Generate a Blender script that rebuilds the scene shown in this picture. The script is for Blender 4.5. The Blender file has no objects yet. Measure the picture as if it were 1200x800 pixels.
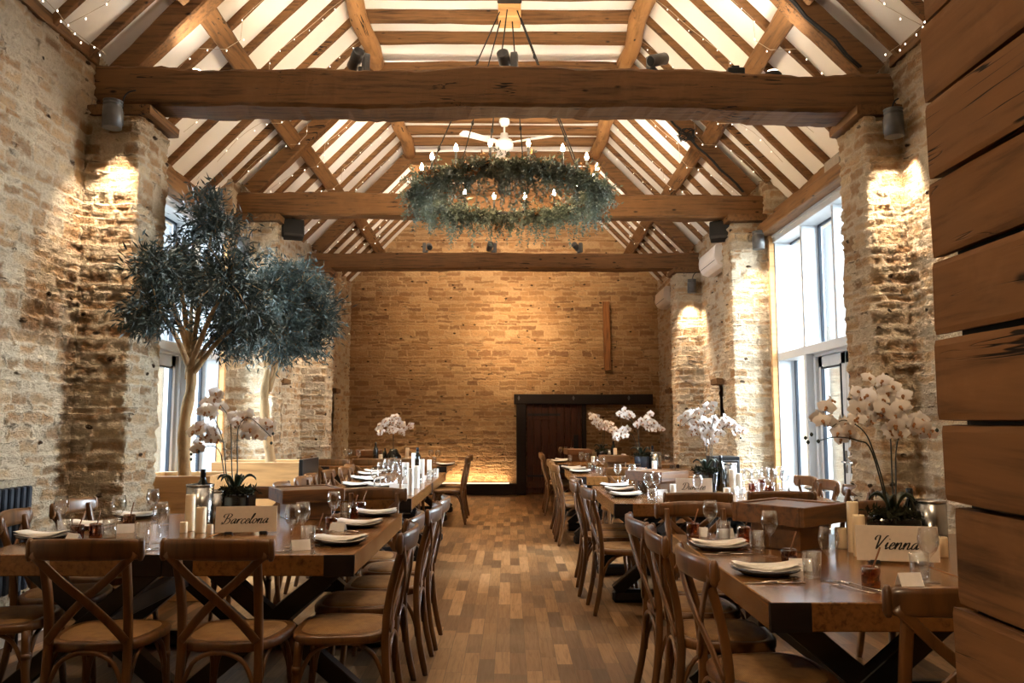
import bpy, bmesh, math, random
import numpy as np
from mathutils import Vector, Matrix

# ------------------------------------------------------------------ camera, world, lights, exposure
C = bpy.context.scene.collection
SC = bpy.context.scene
FPX = 950.0                      # focal length in pixels of the 1200 px wide frame
PITCH = math.radians(5.71)
YAW = 0.0021
EYE = Vector((0, 0, 1.35))
cam_d = bpy.data.cameras.new('camera'); cam = bpy.data.objects.new('camera', cam_d); C.objects.link(cam)
cam_d.sensor_width = 36; cam_d.lens = FPX / 1200 * 36; cam_d.clip_start = 0.05
cam.location = EYE; cam.rotation_euler = (math.pi/2 + PITCH, 0, -YAW)
SC.camera = cam
cam_d.dof.use_dof = False
SC.view_settings.view_transform = 'Standard'; SC.view_settings.look = 'None'
SC.view_settings.gamma = 1; SC.view_settings.use_curve_mapping = False
SC.view_settings.exposure = 2.36
SKY = 0.27
w = bpy.data.worlds.new('overcast_sky'); SC.world = w; w.use_nodes = True
nt = w.node_tree; bg = nt.nodes['Background']
tc = nt.nodes.new('ShaderNodeTexCoord'); sp = nt.nodes.new('ShaderNodeSeparateXYZ'); mr = nt.nodes.new('ShaderNodeMapRange')
mx = nt.nodes.new('ShaderNodeMix'); mx.data_type = 'RGBA'
nt.links.new(tc.outputs['Generated'], sp.inputs[0]); nt.links.new(sp.outputs['Z'], mr.inputs[0]); nt.links.new(mr.outputs[0], mx.inputs[0])
mx.inputs[6].default_value = (0.88, 0.94, 1.0, 1); mx.inputs[7].default_value = (0.62, 0.80, 1.0, 1)
nt.links.new(mx.outputs[2], bg.inputs['Color']); bg.inputs['Strength'].default_value = SKY
WARM = (1.0, 0.72, 0.44); WARMW = (1.0, 0.85, 0.68)

def spot(name, loc, tgt, energy, angle, blend=0.6, col=WARM, rad=0.03):
    l = bpy.data.lights.new(name, 'SPOT'); l.energy = energy; l.spot_size = math.radians(angle); l.spot_blend = blend
    l.color = col; l.shadow_soft_size = rad
    o = bpy.data.objects.new(name, l); C.objects.link(o); o.location = loc
    o.rotation_euler = (Vector(tgt) - Vector(loc)).to_track_quat('-Z', 'Y').to_euler(); return o
def point(name, loc, energy, col=WARM, rad=0.02):
    l = bpy.data.lights.new(name, 'POINT'); l.energy = energy; l.color = col; l.shadow_soft_size = rad
    o = bpy.data.objects.new(name, l); C.objects.link(o); o.location = loc; return o

# added area lamps outdoors, boosting the daylight through the tall windows
for loc_, tgt_, sx_, sy_, e_ in (((-6.6, 7.6, 7.9), (-1.2, 7.5, 0.7), 5.0, 3.2, 1500), ((6.6, 7.6, 7.9), (1.2, 7.5, 0.7), 5.0, 3.2, 1500),
                                 ((9.5, 11.2, 3.2), (-3.0, 4.8, 1.5), 4.0, 3.4, 1350), ((-9.5, 4.4, 3.4), (2.65, 8.9, 1.5), 4.0, 3.4, 800),
                                 ((9.5, 4.4, 3.4), (-2.8, 8.9, 1.5), 4.0, 3.4, 800), ((-9.5, 11.2, 3.2), (2.8, 4.8, 1.5), 4.0, 3.4, 600)):
    l = bpy.data.lights.new('daylight_fill', 'AREA'); l.shape = 'RECTANGLE'; l.size = sx_; l.size_y = sy_; l.energy = e_; l.color = (0.80, 0.91, 1.0)
    o = bpy.data.objects.new('daylight_fill', l); C.objects.link(o); o.location = loc_
    o.rotation_euler = (Vector(tgt_) - o.location).to_track_quat('-Z', 'Y').to_euler()

# photograph pixel -> world
def ray(px, py):
    cp, sp_ = math.cos(PITCH), math.sin(PITCH)
    f = Vector((math.sin(YAW)*cp, math.cos(YAW)*cp, sp_)); r = Vector((math.cos(YAW), -math.sin(YAW), 0)); u = r.cross(f)
    return f + r*((px-600)/FPX) + u*((400-py)/FPX)
def on_z(px, py, z):
    d = ray(px, py); return EYE + d*((z-EYE.z)/d.z)
def at_y(px, py, y):
    d = ray(px, py); return EYE + d*(y/d.y)
TOP = 0.76
def tp(px, py): return on_z(px, py, TOP)

# ------------------------------------------------------------------ material helpers
def srgb(h):
    return tuple(((int(h[i:i+2], 16)/255 + 0.055)/1.055)**2.4 if int(h[i:i+2], 16) > 10 else int(h[i:i+2], 16)/255/12.92 for i in (0, 2, 4)) + (1,)
class NT:
    def __init__(s, name):
        s.m = bpy.data.materials.new(name); s.m.use_nodes = True; s.t = s.m.node_tree; s.n = s.t.nodes; s.p = s.n['Principled BSDF']; s.out = s.n['Material Output']
    def new(s, k, **kw):
        n = s.n.new('ShaderNode'+k)
        for a, b in kw.items(): setattr(n, a, b)
        return n
    def link(s, a, b): s.t.links.new(a, b)
    def val(s, x, sock):
        if isinstance(x, (int, float)): sock.default_value = x
        else: s.link(x, sock)
    def math(s, op, a, b=0.0, c=None):
        n = s.new('Math', operation=op); s.val(a, n.inputs[0]); s.val(b, n.inputs[1])
        if c is not None: s.val(c, n.inputs[2])
        return n.outputs[0]
    def coord(s, which='Object'):
        return s.new('TexCoord').outputs[which]
    def mapping(s, v, scale=(1,1,1), loc=(0,0,0), rot=(0,0,0)):
        n = s.new('Mapping'); s.link(v, n.inputs[0]); n.inputs['Scale'].default_value = scale; n.inputs['Location'].default_value = loc; n.inputs['Rotation'].default_value = rot; return n.outputs[0]
    def noise(s, v, scale, detail=4, rough=0.55, dist=0.0):
        n = s.new('TexNoise'); s.link(v, n.inputs['Vector']); n.inputs['Scale'].default_value = scale; n.inputs['Detail'].default_value = detail
        n.inputs['Roughness'].default_value = rough; n.inputs['Distortion'].default_value = dist; return n.outputs[0]
    def ramp(s, v, stops):
        n = s.new('ValToRGB'); s.link(v, n.inputs[0]); e = n.color_ramp.elements
        while len(e) < len(stops): e.new(0.5)
        for i, (p, c) in enumerate(stops): e[i].position = p; e[i].color = c
        return n.outputs[0]
    def mix(s, f, a, b, mode='MIX'):
        n = s.new('Mix', data_type='RGBA', blend_type=mode); s.val(f, n.inputs[0])
        for x, k in ((a, 6), (b, 7)):
            if isinstance(x, tuple): n.inputs[k].default_value = x
            else: s.link(x, n.inputs[k])
        return n.outputs[2]
    def smooth(s, v, a, b):
        n = s.new('MapRange', interpolation_type='SMOOTHSTEP'); s.link(v, n.inputs[0]); n.inputs[1].default_value = a; n.inputs[2].default_value = b; return n.outputs[0]
    def bump(s, h, strength=0.4, dist=0.01):
        n = s.new('Bump'); s.link(h, n.inputs['Height']); n.inputs['Strength'].default_value = strength; n.inputs['Distance'].default_value = dist
        s.link(n.outputs[0], s.p.inputs['Normal'])
    def base(s, c):
        if isinstance(c, tuple): s.p.inputs['Base Color'].default_value = c
        else: s.link(c, s.p.inputs['Base Color'])
    def set(s, rough=0.5, metal=0.0, spec=0.5, **kw):
        s.p.inputs['Roughness'].default_value = rough; s.p.inputs['Metallic'].default_value = metal; s.p.inputs['Specular IOR Level'].default_value = spec
        for k, v in kw.items(): s.p.inputs[k.replace('_', ' ')].default_value = v
        return s

def m_plain(name, hexc, rough=0.5, metal=0.0, var=0.12, scale=20, spec=0.5, **kw):
    n = NT(name); c = srgb(hexc); v = n.noise(n.coord(), scale, 3)
    a = tuple(x*(1-var) for x in c[:3])+(1,); b = tuple(min(1, x*(1+var)) for x in c[:3])+(1,)
    n.base(n.ramp(v, [(0.3, a), (0.7, b)])); n.set(rough, metal, spec, **kw); return n.m
def m_wood(name, dark, light, axis='X', rough=0.5, scale=3.0, bump=0.25, stretch=12.0, knots=False, spec=0.5, coat=0.0):
    n = NT(name); v = n.coord()
    oi = n.new('ObjectInfo'); add = n.new('VectorMath', operation='ADD'); sc = n.new('VectorMath', operation='SCALE')
    cmb = n.new('CombineXYZ'); n.link(oi.outputs['Random'], cmb.inputs[0]); n.link(oi.outputs['Random'], cmb.inputs[1]); n.link(oi.outputs['Random'], cmb.inputs[2])
    n.link(cmb.outputs[0], sc.inputs[0]); sc.inputs[3].default_value = 17.0; n.link(v, add.inputs[0]); n.link(sc.outputs[0], add.inputs[1]); v = add.outputs[0]
    s = {'X': (1, stretch, stretch), 'Y': (stretch, 1, stretch), 'Z': (stretch, stretch, 1)}[axis]
    g = n.noise(n.mapping(v, s), scale, 6, 0.6, 0.4); big = n.noise(v, 1.3, 3)
    f = n.math('ADD', n.math('MULTIPLY', g, 0.75), n.math('MULTIPLY', big, 0.3))
    col = n.ramp(f, [(0.34, srgb(dark)), (0.52, srgb(light)), (0.72, tuple(x*1.25 for x in srgb(light)[:3])+(1,))])
    if knots:
        vo = n.new('TexVoronoi'); n.link(n.mapping(v, tuple(x/stretch*2.2 if x != 1 else 1.0 for x in s)), vo.inputs['Vector']); vo.inputs['Scale'].default_value = 3.3
        k = n.smooth(vo.outputs['Distance'], 0.03, 0.12); col = n.mix(k, srgb('1e0f06'), col)
        cr = n.noise(n.mapping(v, tuple(x*(0.9 if x != 1 else 0.55) for x in s)), 1.6, 3, 0.5, 0.3); cr = n.math('ABSOLUTE', n.math('SUBTRACT', cr, 0.5))
        cr = n.smooth(n.math('ADD', cr, n.math('MULTIPLY', n.math('SUBTRACT', 0.62, big), 0.16)), 0.002, 0.014); col = n.mix(cr, srgb('1a0d05'), col)
        pale = n.smooth(n.noise(v, 2.3, 5, 0.7), 0.52, 0.72); col = n.mix(n.math('MULTIPLY', pale, 0.35), col, tuple(min(1, x*1.5+0.02) for x in srgb(light)[:3])+(1,))
        g = n.math('ADD', n.math('MULTIPLY', g, 0.5), n.math('MULTIPLY', cr, 0.6))
    n.base(col); n.set(rough, 0, spec); n.p.inputs['Coat Weight'].default_value = coat; n.p.inputs['Coat Roughness'].default_value = 0.15
    n.bump(g, bump, 0.006); return n.m
def m_emit(name, col, strength, sample=True):
    n = NT(name); n.base((0, 0, 0, 1)); n.p.inputs['Emission Color'].default_value = tuple(col)+(1,); n.p.inputs['Emission Strength'].default_value = strength
    n.m.cycles.emission_sampling = 'AUTO' if sample else 'NONE'; return n.m
def m_glass(name, tint, lo=0.05, hi=0.85, power=0.35, rough=0.02):
    n = NT(name); n.n.remove(n.p)
    tr = n.new('BsdfTransparent'); tr.inputs[0].default_value = tint; gl = n.new('BsdfGlossy'); gl.inputs['Roughness'].default_value = rough
    lw = n.new('LayerWeight'); lw.inputs[0].default_value = power
    mr_ = n.new('MapRange'); n.link(lw.outputs['Facing'], mr_.inputs[0]); mr_.inputs[3].default_value = lo; mr_.inputs[4].default_value = hi
    mx_ = n.new('MixShader'); n.link(mr_.outputs[0], mx_.inputs[0]); n.link(tr.outputs[0], mx_.inputs[1]); n.link(gl.outputs[0], mx_.inputs[2]); n.link(mx_.outputs[0], n.out.inputs[0])
    return n.m

def m_stone(name, axis, cols, mortar, disp=0.035, seed=0.0, mw=0.012, mortar_cover=0.5, rows=11.5, cols_m=4.6):
    """Coursed rubble: rows of uneven height, stones of uneven width, smeared lime mortar, real displacement."""
    n = NT(name); pos = n.new('NewGeometry').outputs['Position']
    warp = n.new('TexNoise'); n.link(pos, warp.inputs['Vector']); warp.inputs['Scale'].default_value = 4.5; warp.inputs['Detail'].default_value = 3
    sub = n.new('VectorMath', operation='SUBTRACT'); n.link(warp.outputs['Color'], sub.inputs[0]); sub.inputs[1].default_value = (0.5, 0.5, 0.5)
    sca = n.new('VectorMath', operation='SCALE'); n.link(sub.outputs[0], sca.inputs[0]); sca.inputs[3].default_value = 0.07
    ad = n.new('VectorMath', operation='ADD'); n.link(pos, ad.inputs[0]); n.link(sca.outputs[0], ad.inputs[1])
    s = n.new('SeparateXYZ'); n.link(ad.outputs[0], s.inputs[0])
    u = n.math('ADD', n.math('ADD', s.outputs['X'], s.outputs['Y']), seed)
    z = s.outputs['Z']
    zz = n.new('TexNoise', noise_dimensions='1D'); n.link(z, zz.inputs['W']); zz.inputs['Scale'].default_value = 2.6; zz.inputs['Detail'].default_value = 2
    row = n.math('ADD', n.math('MULTIPLY', z, rows), n.math('MULTIPLY', zz.outputs[0], 3.2))
    rid = n.math('FLOOR', row); fr = n.math('FRACT', row)
    dv = n.math('DIVIDE', n.math('MINIMUM', fr, n.math('SUBTRACT', 1.0, fr)), rows)
    W = n.math('ADD', n.math('MULTIPLY', u, cols_m), n.math('MULTIPLY', rid, 61.37))
    v1 = n.new('TexVoronoi', voronoi_dimensions='1D', feature='DISTANCE_TO_EDGE'); n.link(W, v1.inputs['W']); v1.inputs['Scale'].default_value = 1
    v2 = n.new('TexVoronoi', voronoi_dimensions='1D', feature='F1'); n.link(W, v2.inputs['W']); v2.inputs['Scale'].default_value = 1
    dh = n.math('DIVIDE', v1.outputs['Distance'], cols_m)
    d = n.math('MINIMUM', dv, dh)
    rough = n.noise(pos, 24, 6, 0.7); mid = n.noise(pos, 8, 4, 0.6); big = n.noise(pos, 0.9, 3)
    flat = n.noise(n.mapping(pos, (1, 1, 3.2)), 6.5, 5, 0.62)
    edge = n.math('ADD', d, n.math('MULTIPLY', n.math('SUBTRACT', mid, 0.5), 0.085))
    cell = n.new('SeparateColor'); n.link(v2.outputs['Color'], cell.inputs[0])
    stone = n.smooth(edge, -mw*0.5, mw*2.4)
    col = n.ramp(cell.outputs[0], cols)
    col = n.mix(n.math('MULTIPLY', n.smooth(rough, 0.35, 0.75), 0.55), col, tuple(x*0.55 for x in srgb(mortar)[:3])+(1,))
    limec = n.mix(n.smooth(rough, 0.3, 0.7), tuple(x*0.80 for x in srgb(mortar)[:3])+(1,), srgb(mortar))
    lime = n.smooth(n.math('ADD', n.math('ADD', n.math('MULTIPLY', cell.outputs[2], 0.55), n.math('MULTIPLY', mid, 0.5)), n.math('MULTIPLY', big, 0.45)), 1.06-0.55*mortar_cover, 1.22-0.55*mortar_cover)
    col = n.mix(n.math('MULTIPLY', lime, 0.85), col, limec)
    col = n.mix(stone, limec, col)
    pit = n.new('TexVoronoi'); n.link(n.mapping(ad.outputs[0], (1, 1, 1.7)), pit.inputs['Vector']); pit.inputs['Scale'].default_value = 4.3
    hole = n.smooth(n.math('ADD', pit.outputs['Distance'], n.math('MULTIPLY', rough, 0.12)), 0.145, 0.20)
    col = n.mix(hole, srgb('3a2817'), col)
    crev = n.math('MULTIPLY', n.math('SUBTRACT', 1.0, n.smooth(edge, -0.004, 0.006)), n.smooth(n.noise(pos, 3.3, 3), 0.50, 0.66)); col = n.mix(n.math('MULTIPLY', crev, 0.75), col, srgb('4a3522'))
    fine = n.noise(pos, 75, 4, 0.7); col = n.mix(n.math('MULTIPLY', n.smooth(fine, 0.5, 0.72), 0.45), col, tuple(x*0.45 for x in srgb(mortar)[:3])+(1,))
    n.base(col); n.set(0.9, 0, 0.2)
    h = n.math('ADD', n.math('MULTIPLY', stone, n.math('ADD', 0.10, n.math('MULTIPLY', cell.outputs[1], 0.42))),
               n.math('ADD', n.math('MULTIPLY', n.math('SUBTRACT', flat, 0.5), 1.5), n.math('MULTIPLY', n.math('SUBTRACT', rough, 0.5), 1.35)))
    h = n.math('ADD', h, n.math('ADD', n.math('MULTIPLY', n.math('SUBTRACT', hole, 1.0), 0.5), n.math('MULTIPLY', crev, -0.35)))
    dn = n.new('Displacement'); n.link(h, dn.inputs['Height']); dn.inputs['Midlevel'].default_value = 0.5; dn.inputs['Scale'].default_value = disp
    n.link(dn.outputs[0], n.out.inputs['Displacement']); n.m.displacement_method = 'BOTH'
    return n.m

COLS = [(0.0, srgb('8f6c4a')), (0.3, srgb('b08a61')), (0.55, srgb('c6a57c')), (0.8, srgb('a47a50')), (1.0, srgb('d4bb95'))]
COLB = [(0.0, srgb('76553a')), (0.3, srgb('97704a')), (0.55, srgb('ad875c')), (0.8, srgb('815d3c')), (1.0, srgb('bd9a70'))]
M = {}
M['stone'] = m_stone('cotswold_rubble_stone', 'Y', COLS, 'cdbb9f', 0.042, 0.0, 0.012, 0.62, 12.6, 5.0)
M['stone_back'] = m_stone('golden_rubble_stone', 'X', COLB, 'b5946c', 0.022, 31.0, 0.010, 0.25, 13.0, 3.6)
M['stone_plain'] = m_plain('rubble_stone_plain', 'b59a78', 0.9, var=0.25, scale=6)
M['plaster'] = m_plain('white_plaster', 'f1ece4', 0.9, var=0.03, scale=2, spec=0.2)
M['oak'] = m_wood('aged_oak', '3d2815', '704e2c', 'X', 0.7, 2.2, 0.5, 14, True, 0.3)
M['oak_y'] = m_wood('aged_oak_lengthwise', '3f2a17', '73512f', 'Y', 0.7, 2.2, 0.5, 14, True, 0.3)
M['oak_z'] = m_wood('aged_oak_upright', '4a2a12', '85552a', 'Z', 0.7, 2.2, 0.4, 14, False, 0.3)
M['plank'] = m_wood('rough_sawn_plank', '3a2614', '7a5533', 'Y', 0.75, 1.6, 0.45, 11, True, 0.2)
M['log'] = m_wood('peeled_log', '6b4a2a', '9f7448', 'Y', 0.65, 2.0, 0.3, 9, True, 0.3)
M['lightoak'] = m_wood('light_oak', '9a6c3e', 'c4945c', 'X', 0.45, 2.0, 0.1, 10)
M['table'] = m_wood('oiled_oak_tabletop', '4d3117', '7d5329', 'Y', 0.24, 2.6, 0.08, 16, False, 0.5, 0.25)
M['box'] = m_wood('dark_oak_box', '44290f', '70481f', 'X', 0.45, 2.5, 0.15, 12)
M['chair'] = m_wood('bentwood', '3f2813', '68431f', 'Z', 0.38, 3.0, 0.06, 8, False, 0.5, 0.2)
M['darkwood'] = m_wood('black_stained_oak', '0e0703', '1d1008', 'X', 0.6, 2.5, 0.3, 12, False, 0.3)
M['door'] = m_wood('dark_door_oak', '2a1308', '4a2510', 'Z', 0.6, 3.0, 0.4, 12, True, 0.3)
M['black'] = m_plain('black_painted_steel', '0d0c0c', 0.30, 0.0, 0.1, 30, 0.6)
M['soot'] = m_plain('matt_black', '0b0a09', 0.7)
M['grey'] = m_plain('grey_metal_casing', '5c5a58', 0.45, 0.3)
M['steel'] = m_plain('brushed_steel', 'a7a6a4', 0.22, 1.0, 0.08, 40)
M['silver'] = m_plain('polished_cutlery', 'c9c6c2', 0.15, 1.0, 0.03, 40)
M['white'] = m_plain('white_paint', 'dedbd5', 0.45, 0, 0.03, 10)
M['frame'] = m_plain('window_frame_paint', 'b9bdc0', 0.4, 0, 0.02, 10)
M['acwhite'] = m_plain('off_white_plastic', 'd9cfc2', 0.4, 0, 0.03, 10)
M['linen'] = m_plain('white_linen', 'dcd6cd', 0.85, 0, 0.06, 90, 0.2)
M['card'] = m_plain('cream_card', 'd6c6b2', 0.8, 0, 0.03, 50, 0.2)
M['whitecard'] = m_plain('white_card', 'e4dfd8', 0.8, 0, 0.03, 50, 0.2)
M['ink'] = m_plain('black_ink', '120d09', 0.7)
M['plate'] = m_plain('dark_glazed_stoneware', '1b1614', 0.25, 0, 0.2, 30)
M['wax'] = NT('ivory_wax').set(0.5, 0, 0.4).m; M['wax'].node_tree.nodes['Principled BSDF'].inputs['Base Color'].default_value = srgb('e2cba6')
M['waxw'] = m_plain('white_wax', 'e9e2d4', 0.5, 0, 0.03, 20)
M['bottle'] = m_plain('dark_bottle_glass', '0a0d08', 0.08, 0, 0.1, 10, 0.7)
M['foil'] = m_plain('bottle_foil', '15181c', 0.3, 0.4)
M['amber'] = m_glass('amber_glass', (0.62, 0.30, 0.10, 1), 0.08, 0.6)
M['glass'] = m_glass('clear_glass', (0.96, 0.97, 0.97, 1), 0.04, 0.65, 0.40)
M['pane'] = m_glass('window_glass', (0.93, 0.96, 0.98, 1), 0.04, 0.5, 0.3)
M['pot'] = m_plain('glossy_black_pot', '0c0b0a', 0.12, 0, 0.1, 10, 0.6)
M['bluepot'] = m_plain('blue_grey_glazed_pot', '2c3540', 0.15, 0, 0.15, 10, 0.6)
M['moss'] = m_plain('dark_moss', '2a2a1c', 0.95, 0, 0.5, 60, 0.1)
M['orchleaf'] = m_plain('orchid_leaf_green', '1f2a1a', 0.35, 0, 0.2, 10)
M['stem'] = m_plain('orchid_stem', '2b2a1a', 0.5, 0, 0.2, 20)
pt = NT('white_orchid_petal'); pt.base(srgb('e6dfd8')); pt.set(0.6, 0, 0.3, Subsurface_Weight=0.0); M['petal'] = pt.m
M['lip'] = m_plain('orchid_lip', '9a6a3c', 0.6)
M['stick'] = m_plain('wooden_stick', '7a4d24', 0.6)
M['leaf'] = m_plain('olive_leaf', '3f4a44', 0.5, 0, 0.35, 9, 0.4)
M['leaf2'] = m_plain('eucalyptus_leaf', '626a5a', 0.6, 0, 0.45, 7, 0.3)
M['dryleaf'] = m_plain('dried_leaf', '7c5b36', 0.7, 0, 0.35, 7, 0.2)
M['bark'] = m_wood('olive_bark', '6b5236', 'a58660', 'Z', 0.9, 6, 0.7, 3, False, 0.2)
M['rope'] = m_plain('dark_cord', '17110b', 0.8)
M['rattan'] = m_plain('woven_rattan', '8a6238', 0.7, 0, 0.25, 120, 0.3)
M['radiator'] = m_plain('anthracite_radiator', '1c222b', 0.4, 0.0, 0.05)
M['bulb'] = m_emit('warm_bulb', (1.0, 0.72, 0.40), 40)
M['fairy'] = m_emit('fairy_light_bulb', (1.0, 0.86, 0.66), 2.2, False)
M['lens'] = m_emit('lamp_lens', (1.0, 0.85, 0.65), 9, False)
M['led'] = m_emit('led_strip', (1.0, 0.72, 0.42), 0.45)
M['wire'] = m_plain('clear_wire', 'b9a68c', 0.5)
M['dust'] = m_plain('dusty_grey_plastic', '8d8378', 0.7)
M['outwall'] = m_plain('pale_weatherboard', 'c4bfb6', 0.8, 0, 0.08, 5)
M['outrender'] = m_plain('pale_render', 'c0bab0', 0.9, 0, 0.06, 4)
M['gravel'] = m_plain('pale_gravel', '77736c', 0.95, 0, 0.2, 60)

def m_floor():
    n = NT('oak_strip_parquet'); pos = n.coord('Object'); s = n.new('SeparateXYZ'); n.link(pos, s.inputs[0])
    W_, L_ = 0.088, 0.42
    ux = n.math('DIVIDE', s.outputs['X'], W_); cid = n.math('FLOOR', ux); fx = n.math('FRACT', ux)
    wn = n.new('TexWhiteNoise', noise_dimensions='1D'); n.link(cid, wn.inputs['W'])
    vy = n.math('ADD', n.math('DIVIDE', s.outputs['Y'], L_), n.math('MULTIPLY', wn.outputs['Value'], 7.3)); rid = n.math('FLOOR', vy); fy = n.math('FRACT', vy)
    w2 = n.new('TexWhiteNoise', noise_dimensions='2D'); cmb = n.new('CombineXYZ'); n.link(cid, cmb.inputs[0]); n.link(rid, cmb.inputs[1]); n.link(cmb.outputs[0], w2.inputs['Vector'])
    base = n.ramp(w2.outputs['Value'], [(0.0, srgb('3f2914')), (0.35, srgb('634425')), (0.7, srgb('7c5a35')), (1.0, srgb('9a7650'))])
    off = n.new('CombineXYZ'); n.link(n.math('MULTIPLY', w2.outputs['Value'], 50.0), off.inputs[2]); ad = n.new('VectorMath', operation='ADD'); n.link(pos, ad.inputs[0]); n.link(off.outputs[0], ad.inputs[1])
    g = n.noise(n.mapping(ad.outputs[0], (16, 1, 1)), 4, 5, 0.6, 0.6)
    col = n.mix(n.math('MULTIPLY', n.smooth(g, 0.42, 0.72), 0.45), base, srgb('4a2d15'))
    wear = n.noise(pos, 0.9, 4); col = n.mix(n.math('MULTIPLY', n.smooth(wear, 0.45, 0.75), 0.25), col, srgb('a08765'))
    ex = n.math('MULTIPLY', n.math('MINIMUM', fx, n.math('SUBTRACT', 1.0, fx)), W_); ey = n.math('MULTIPLY', n.math('MINIMUM', fy, n.math('SUBTRACT', 1.0, fy)), L_)
    gap = n.smooth(n.math('MINIMUM', ex, ey), 0.0004, 0.0018); col = n.mix(gap, srgb('2a170b'), col)
    n.base(col); n.set(0.36, 0, 0.5)
    r = n.new('MapRange'); n.link(g, r.inputs[0]); r.inputs[3].default_value = 0.27; r.inputs[4].default_value = 0.5; n.link(r.outputs[0], n.p.inputs['Roughness'])
    n.bump(n.math('ADD', gap, n.math('MULTIPLY', g, 0.25)), 0.25, 0.002); return n.m
M['floor'] = m_floor()
def m_rattan():
    n = NT('woven_rattan_seat'); v = n.coord(); w1 = n.new('TexWave', bands_direction='X'); w2 = n.new('TexWave', bands_direction='Y')
    for w_ in (w1, w2): n.link(v, w_.inputs[0]); w_.inputs['Scale'].default_value = 48
    h = n.math('MULTIPLY', w1.outputs[1], w2.outputs[1]); big = n.noise(v, 14, 3)
    n.base(n.mix(n.math('MULTIPLY', h, 0.6), n.ramp(big, [(0.3, srgb('7a552e')), (0.7, srgb('a27a48'))]), srgb('4c2f15'))); n.set(0.6, 0, 0.35); n.bump(h, 0.5, 0.002); return n.m
M['rattan'] = m_rattan()

# ------------------------------------------------------------------ mesh helpers
class MB:
    def __init__(s): s.v = []; s.f = []; s.mi = []; s.sm = []; s.n = 0
    def add(s, v, f, mi=0, smooth=True):
        v = [tuple(p) for p in v]; s.v += v; s.f += [tuple(i+s.n for i in q) for q in f]; s.mi += [mi]*len(f); s.sm += [smooth]*len(f); s.n += len(v); return s
    def box(s, c, d, R=None, bev=0.0, mi=0, seg=1):
        bm = bmesh.new(); bmesh.ops.create_cube(bm, size=1.0); bmesh.ops.scale(bm, vec=d, verts=bm.verts)
        if bev > 0: bmesh.ops.bevel(bm, geom=list(bm.edges), offset=bev, segments=seg, profile=0.5, affect='EDGES', clamp_overlap=True)
        if R is not None: bmesh.ops.transform(bm, matrix=R.to_4x4() if hasattr(R, 'to_4x4') else R, verts=bm.verts)
        bmesh.ops.translate(bm, vec=c, verts=bm.verts); bm.verts.index_update()
        s.add([v.co[:] for v in bm.verts], [[v.index for v in f.verts] for f in bm.faces], mi, False); bm.free(); return s
    def b2(s, a, b, bev=0.0, mi=0):
        return s.box([(a[i]+b[i])/2 for i in range(3)], [abs(b[i]-a[i]) for i in range(3)], None, bev, mi)
    def tube(s, pts, rad, n=8, cap=True, mi=0, flat=None, nrm=None, smooth=True):
        """swept tube; rad number or list; flat=(a,b) gives an oval/flat section, nrm its 'a' direction."""
        pts = [Vector(p) for p in pts]; k = len(pts); rad = rad if isinstance(rad, (list, tuple)) else [rad]*k
        V = []; F = []; u = None
        for i, p in enumerate(pts):
            t = (pts[min(i+1, k-1)] - pts[max(i-1, 0)]).normalized()
            if nrm is not None: u = Vector(nrm); u = (u - t*u.dot(t)).normalized()
            elif u is None: a = Vector((0, 0, 1)) if abs(t.z) < 0.9 else Vector((1, 0, 0)); u = t.cross(a).normalized()
            else: u = (u - t*u.dot(t)).normalized()
            w_ = t.cross(u)
            for j in range(n):
                a = 2*math.pi*(j+0.5)/n; ca, sa = math.cos(a), math.sin(a)
                if flat:
                    e = 0.45; ca = math.copysign(abs(ca)**e, ca); sa = math.copysign(abs(sa)**e, sa); V.append(p + u*ca*flat[0]*rad[i] + w_*sa*flat[1]*rad[i])
                else: V.append(p + (u*ca + w_*sa)*rad[i])
        for i in range(k-1):
            for j in range(n): F.append((i*n+j, i*n+(j+1) % n, (i+1)*n+(j+1) % n, (i+1)*n+j))
        if cap: F.append(tuple(reversed(range(n)))); F.append(tuple(range((k-1)*n, k*n)))
        return s.add(V, F, mi, smooth)
    def lathe(s, prof, n=20, c=(0, 0, 0), mi=0, R=None):
        V = []; F = []; k = len(prof)
        for r, z in prof:
            for j in range(n):
                a = 2*math.pi*j/n; p = Vector((r*math.cos(a), r*math.sin(a), z)); p = (R @ p) if R is not None else p; V.append(p + Vector(c))
        for i in range(k-1):
            for j in range(n): F.append((i*n+j, i*n+(j+1) % n, (i+1)*n+(j+1) % n, (i+1)*n+j))
        if prof[0][0] > 1e-4: F.append(tuple(reversed(range(n))))
        if prof[-1][0] > 1e-4: F.append(tuple(range((k-1)*n, k*n)))
        return s.add(V, F, mi, True)
    def build(s, name, mats, parent=None, loc=None):
        me = bpy.data.meshes.new(name); me.from_pydata(s.v, [], s.f)
        mats = mats if isinstance(mats, (list, tuple)) else [mats]
        for m in mats: me.materials.append(M[m] if isinstance(m, str) else m)
        me.polygons.foreach_set('material_index', s.mi); me.polygons.foreach_set('use_smooth', s.sm); me.update()
        o = bpy.data.objects.new(name, me); C.objects.link(o)
        if parent is not None: o.parent = parent
        if loc is not None: o.location = loc
        return o
def cat(pts, n=8):
    P = [Vector(p) for p in pts]; P = [P[0]*2-P[1]] + P + [P[-1]*2-P[-2]]; out = []
    for i in range(1, len(P)-2):
        for k in range(n):
            t = k/n; a, b, c, d = P[i-1:i+3]
            out.append(0.5*((2*b) + (c-a)*t + (2*a-5*b+4*c-d)*t*t + (3*b-a-3*c+d)*t**3))
    out.append(P[-2]); return out
def tag(o, label, catg, group=None, kind=None):
    o['label'] = label; o['category'] = catg
    if group: o['group'] = group
    if kind: o['kind'] = kind
    return o
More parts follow.
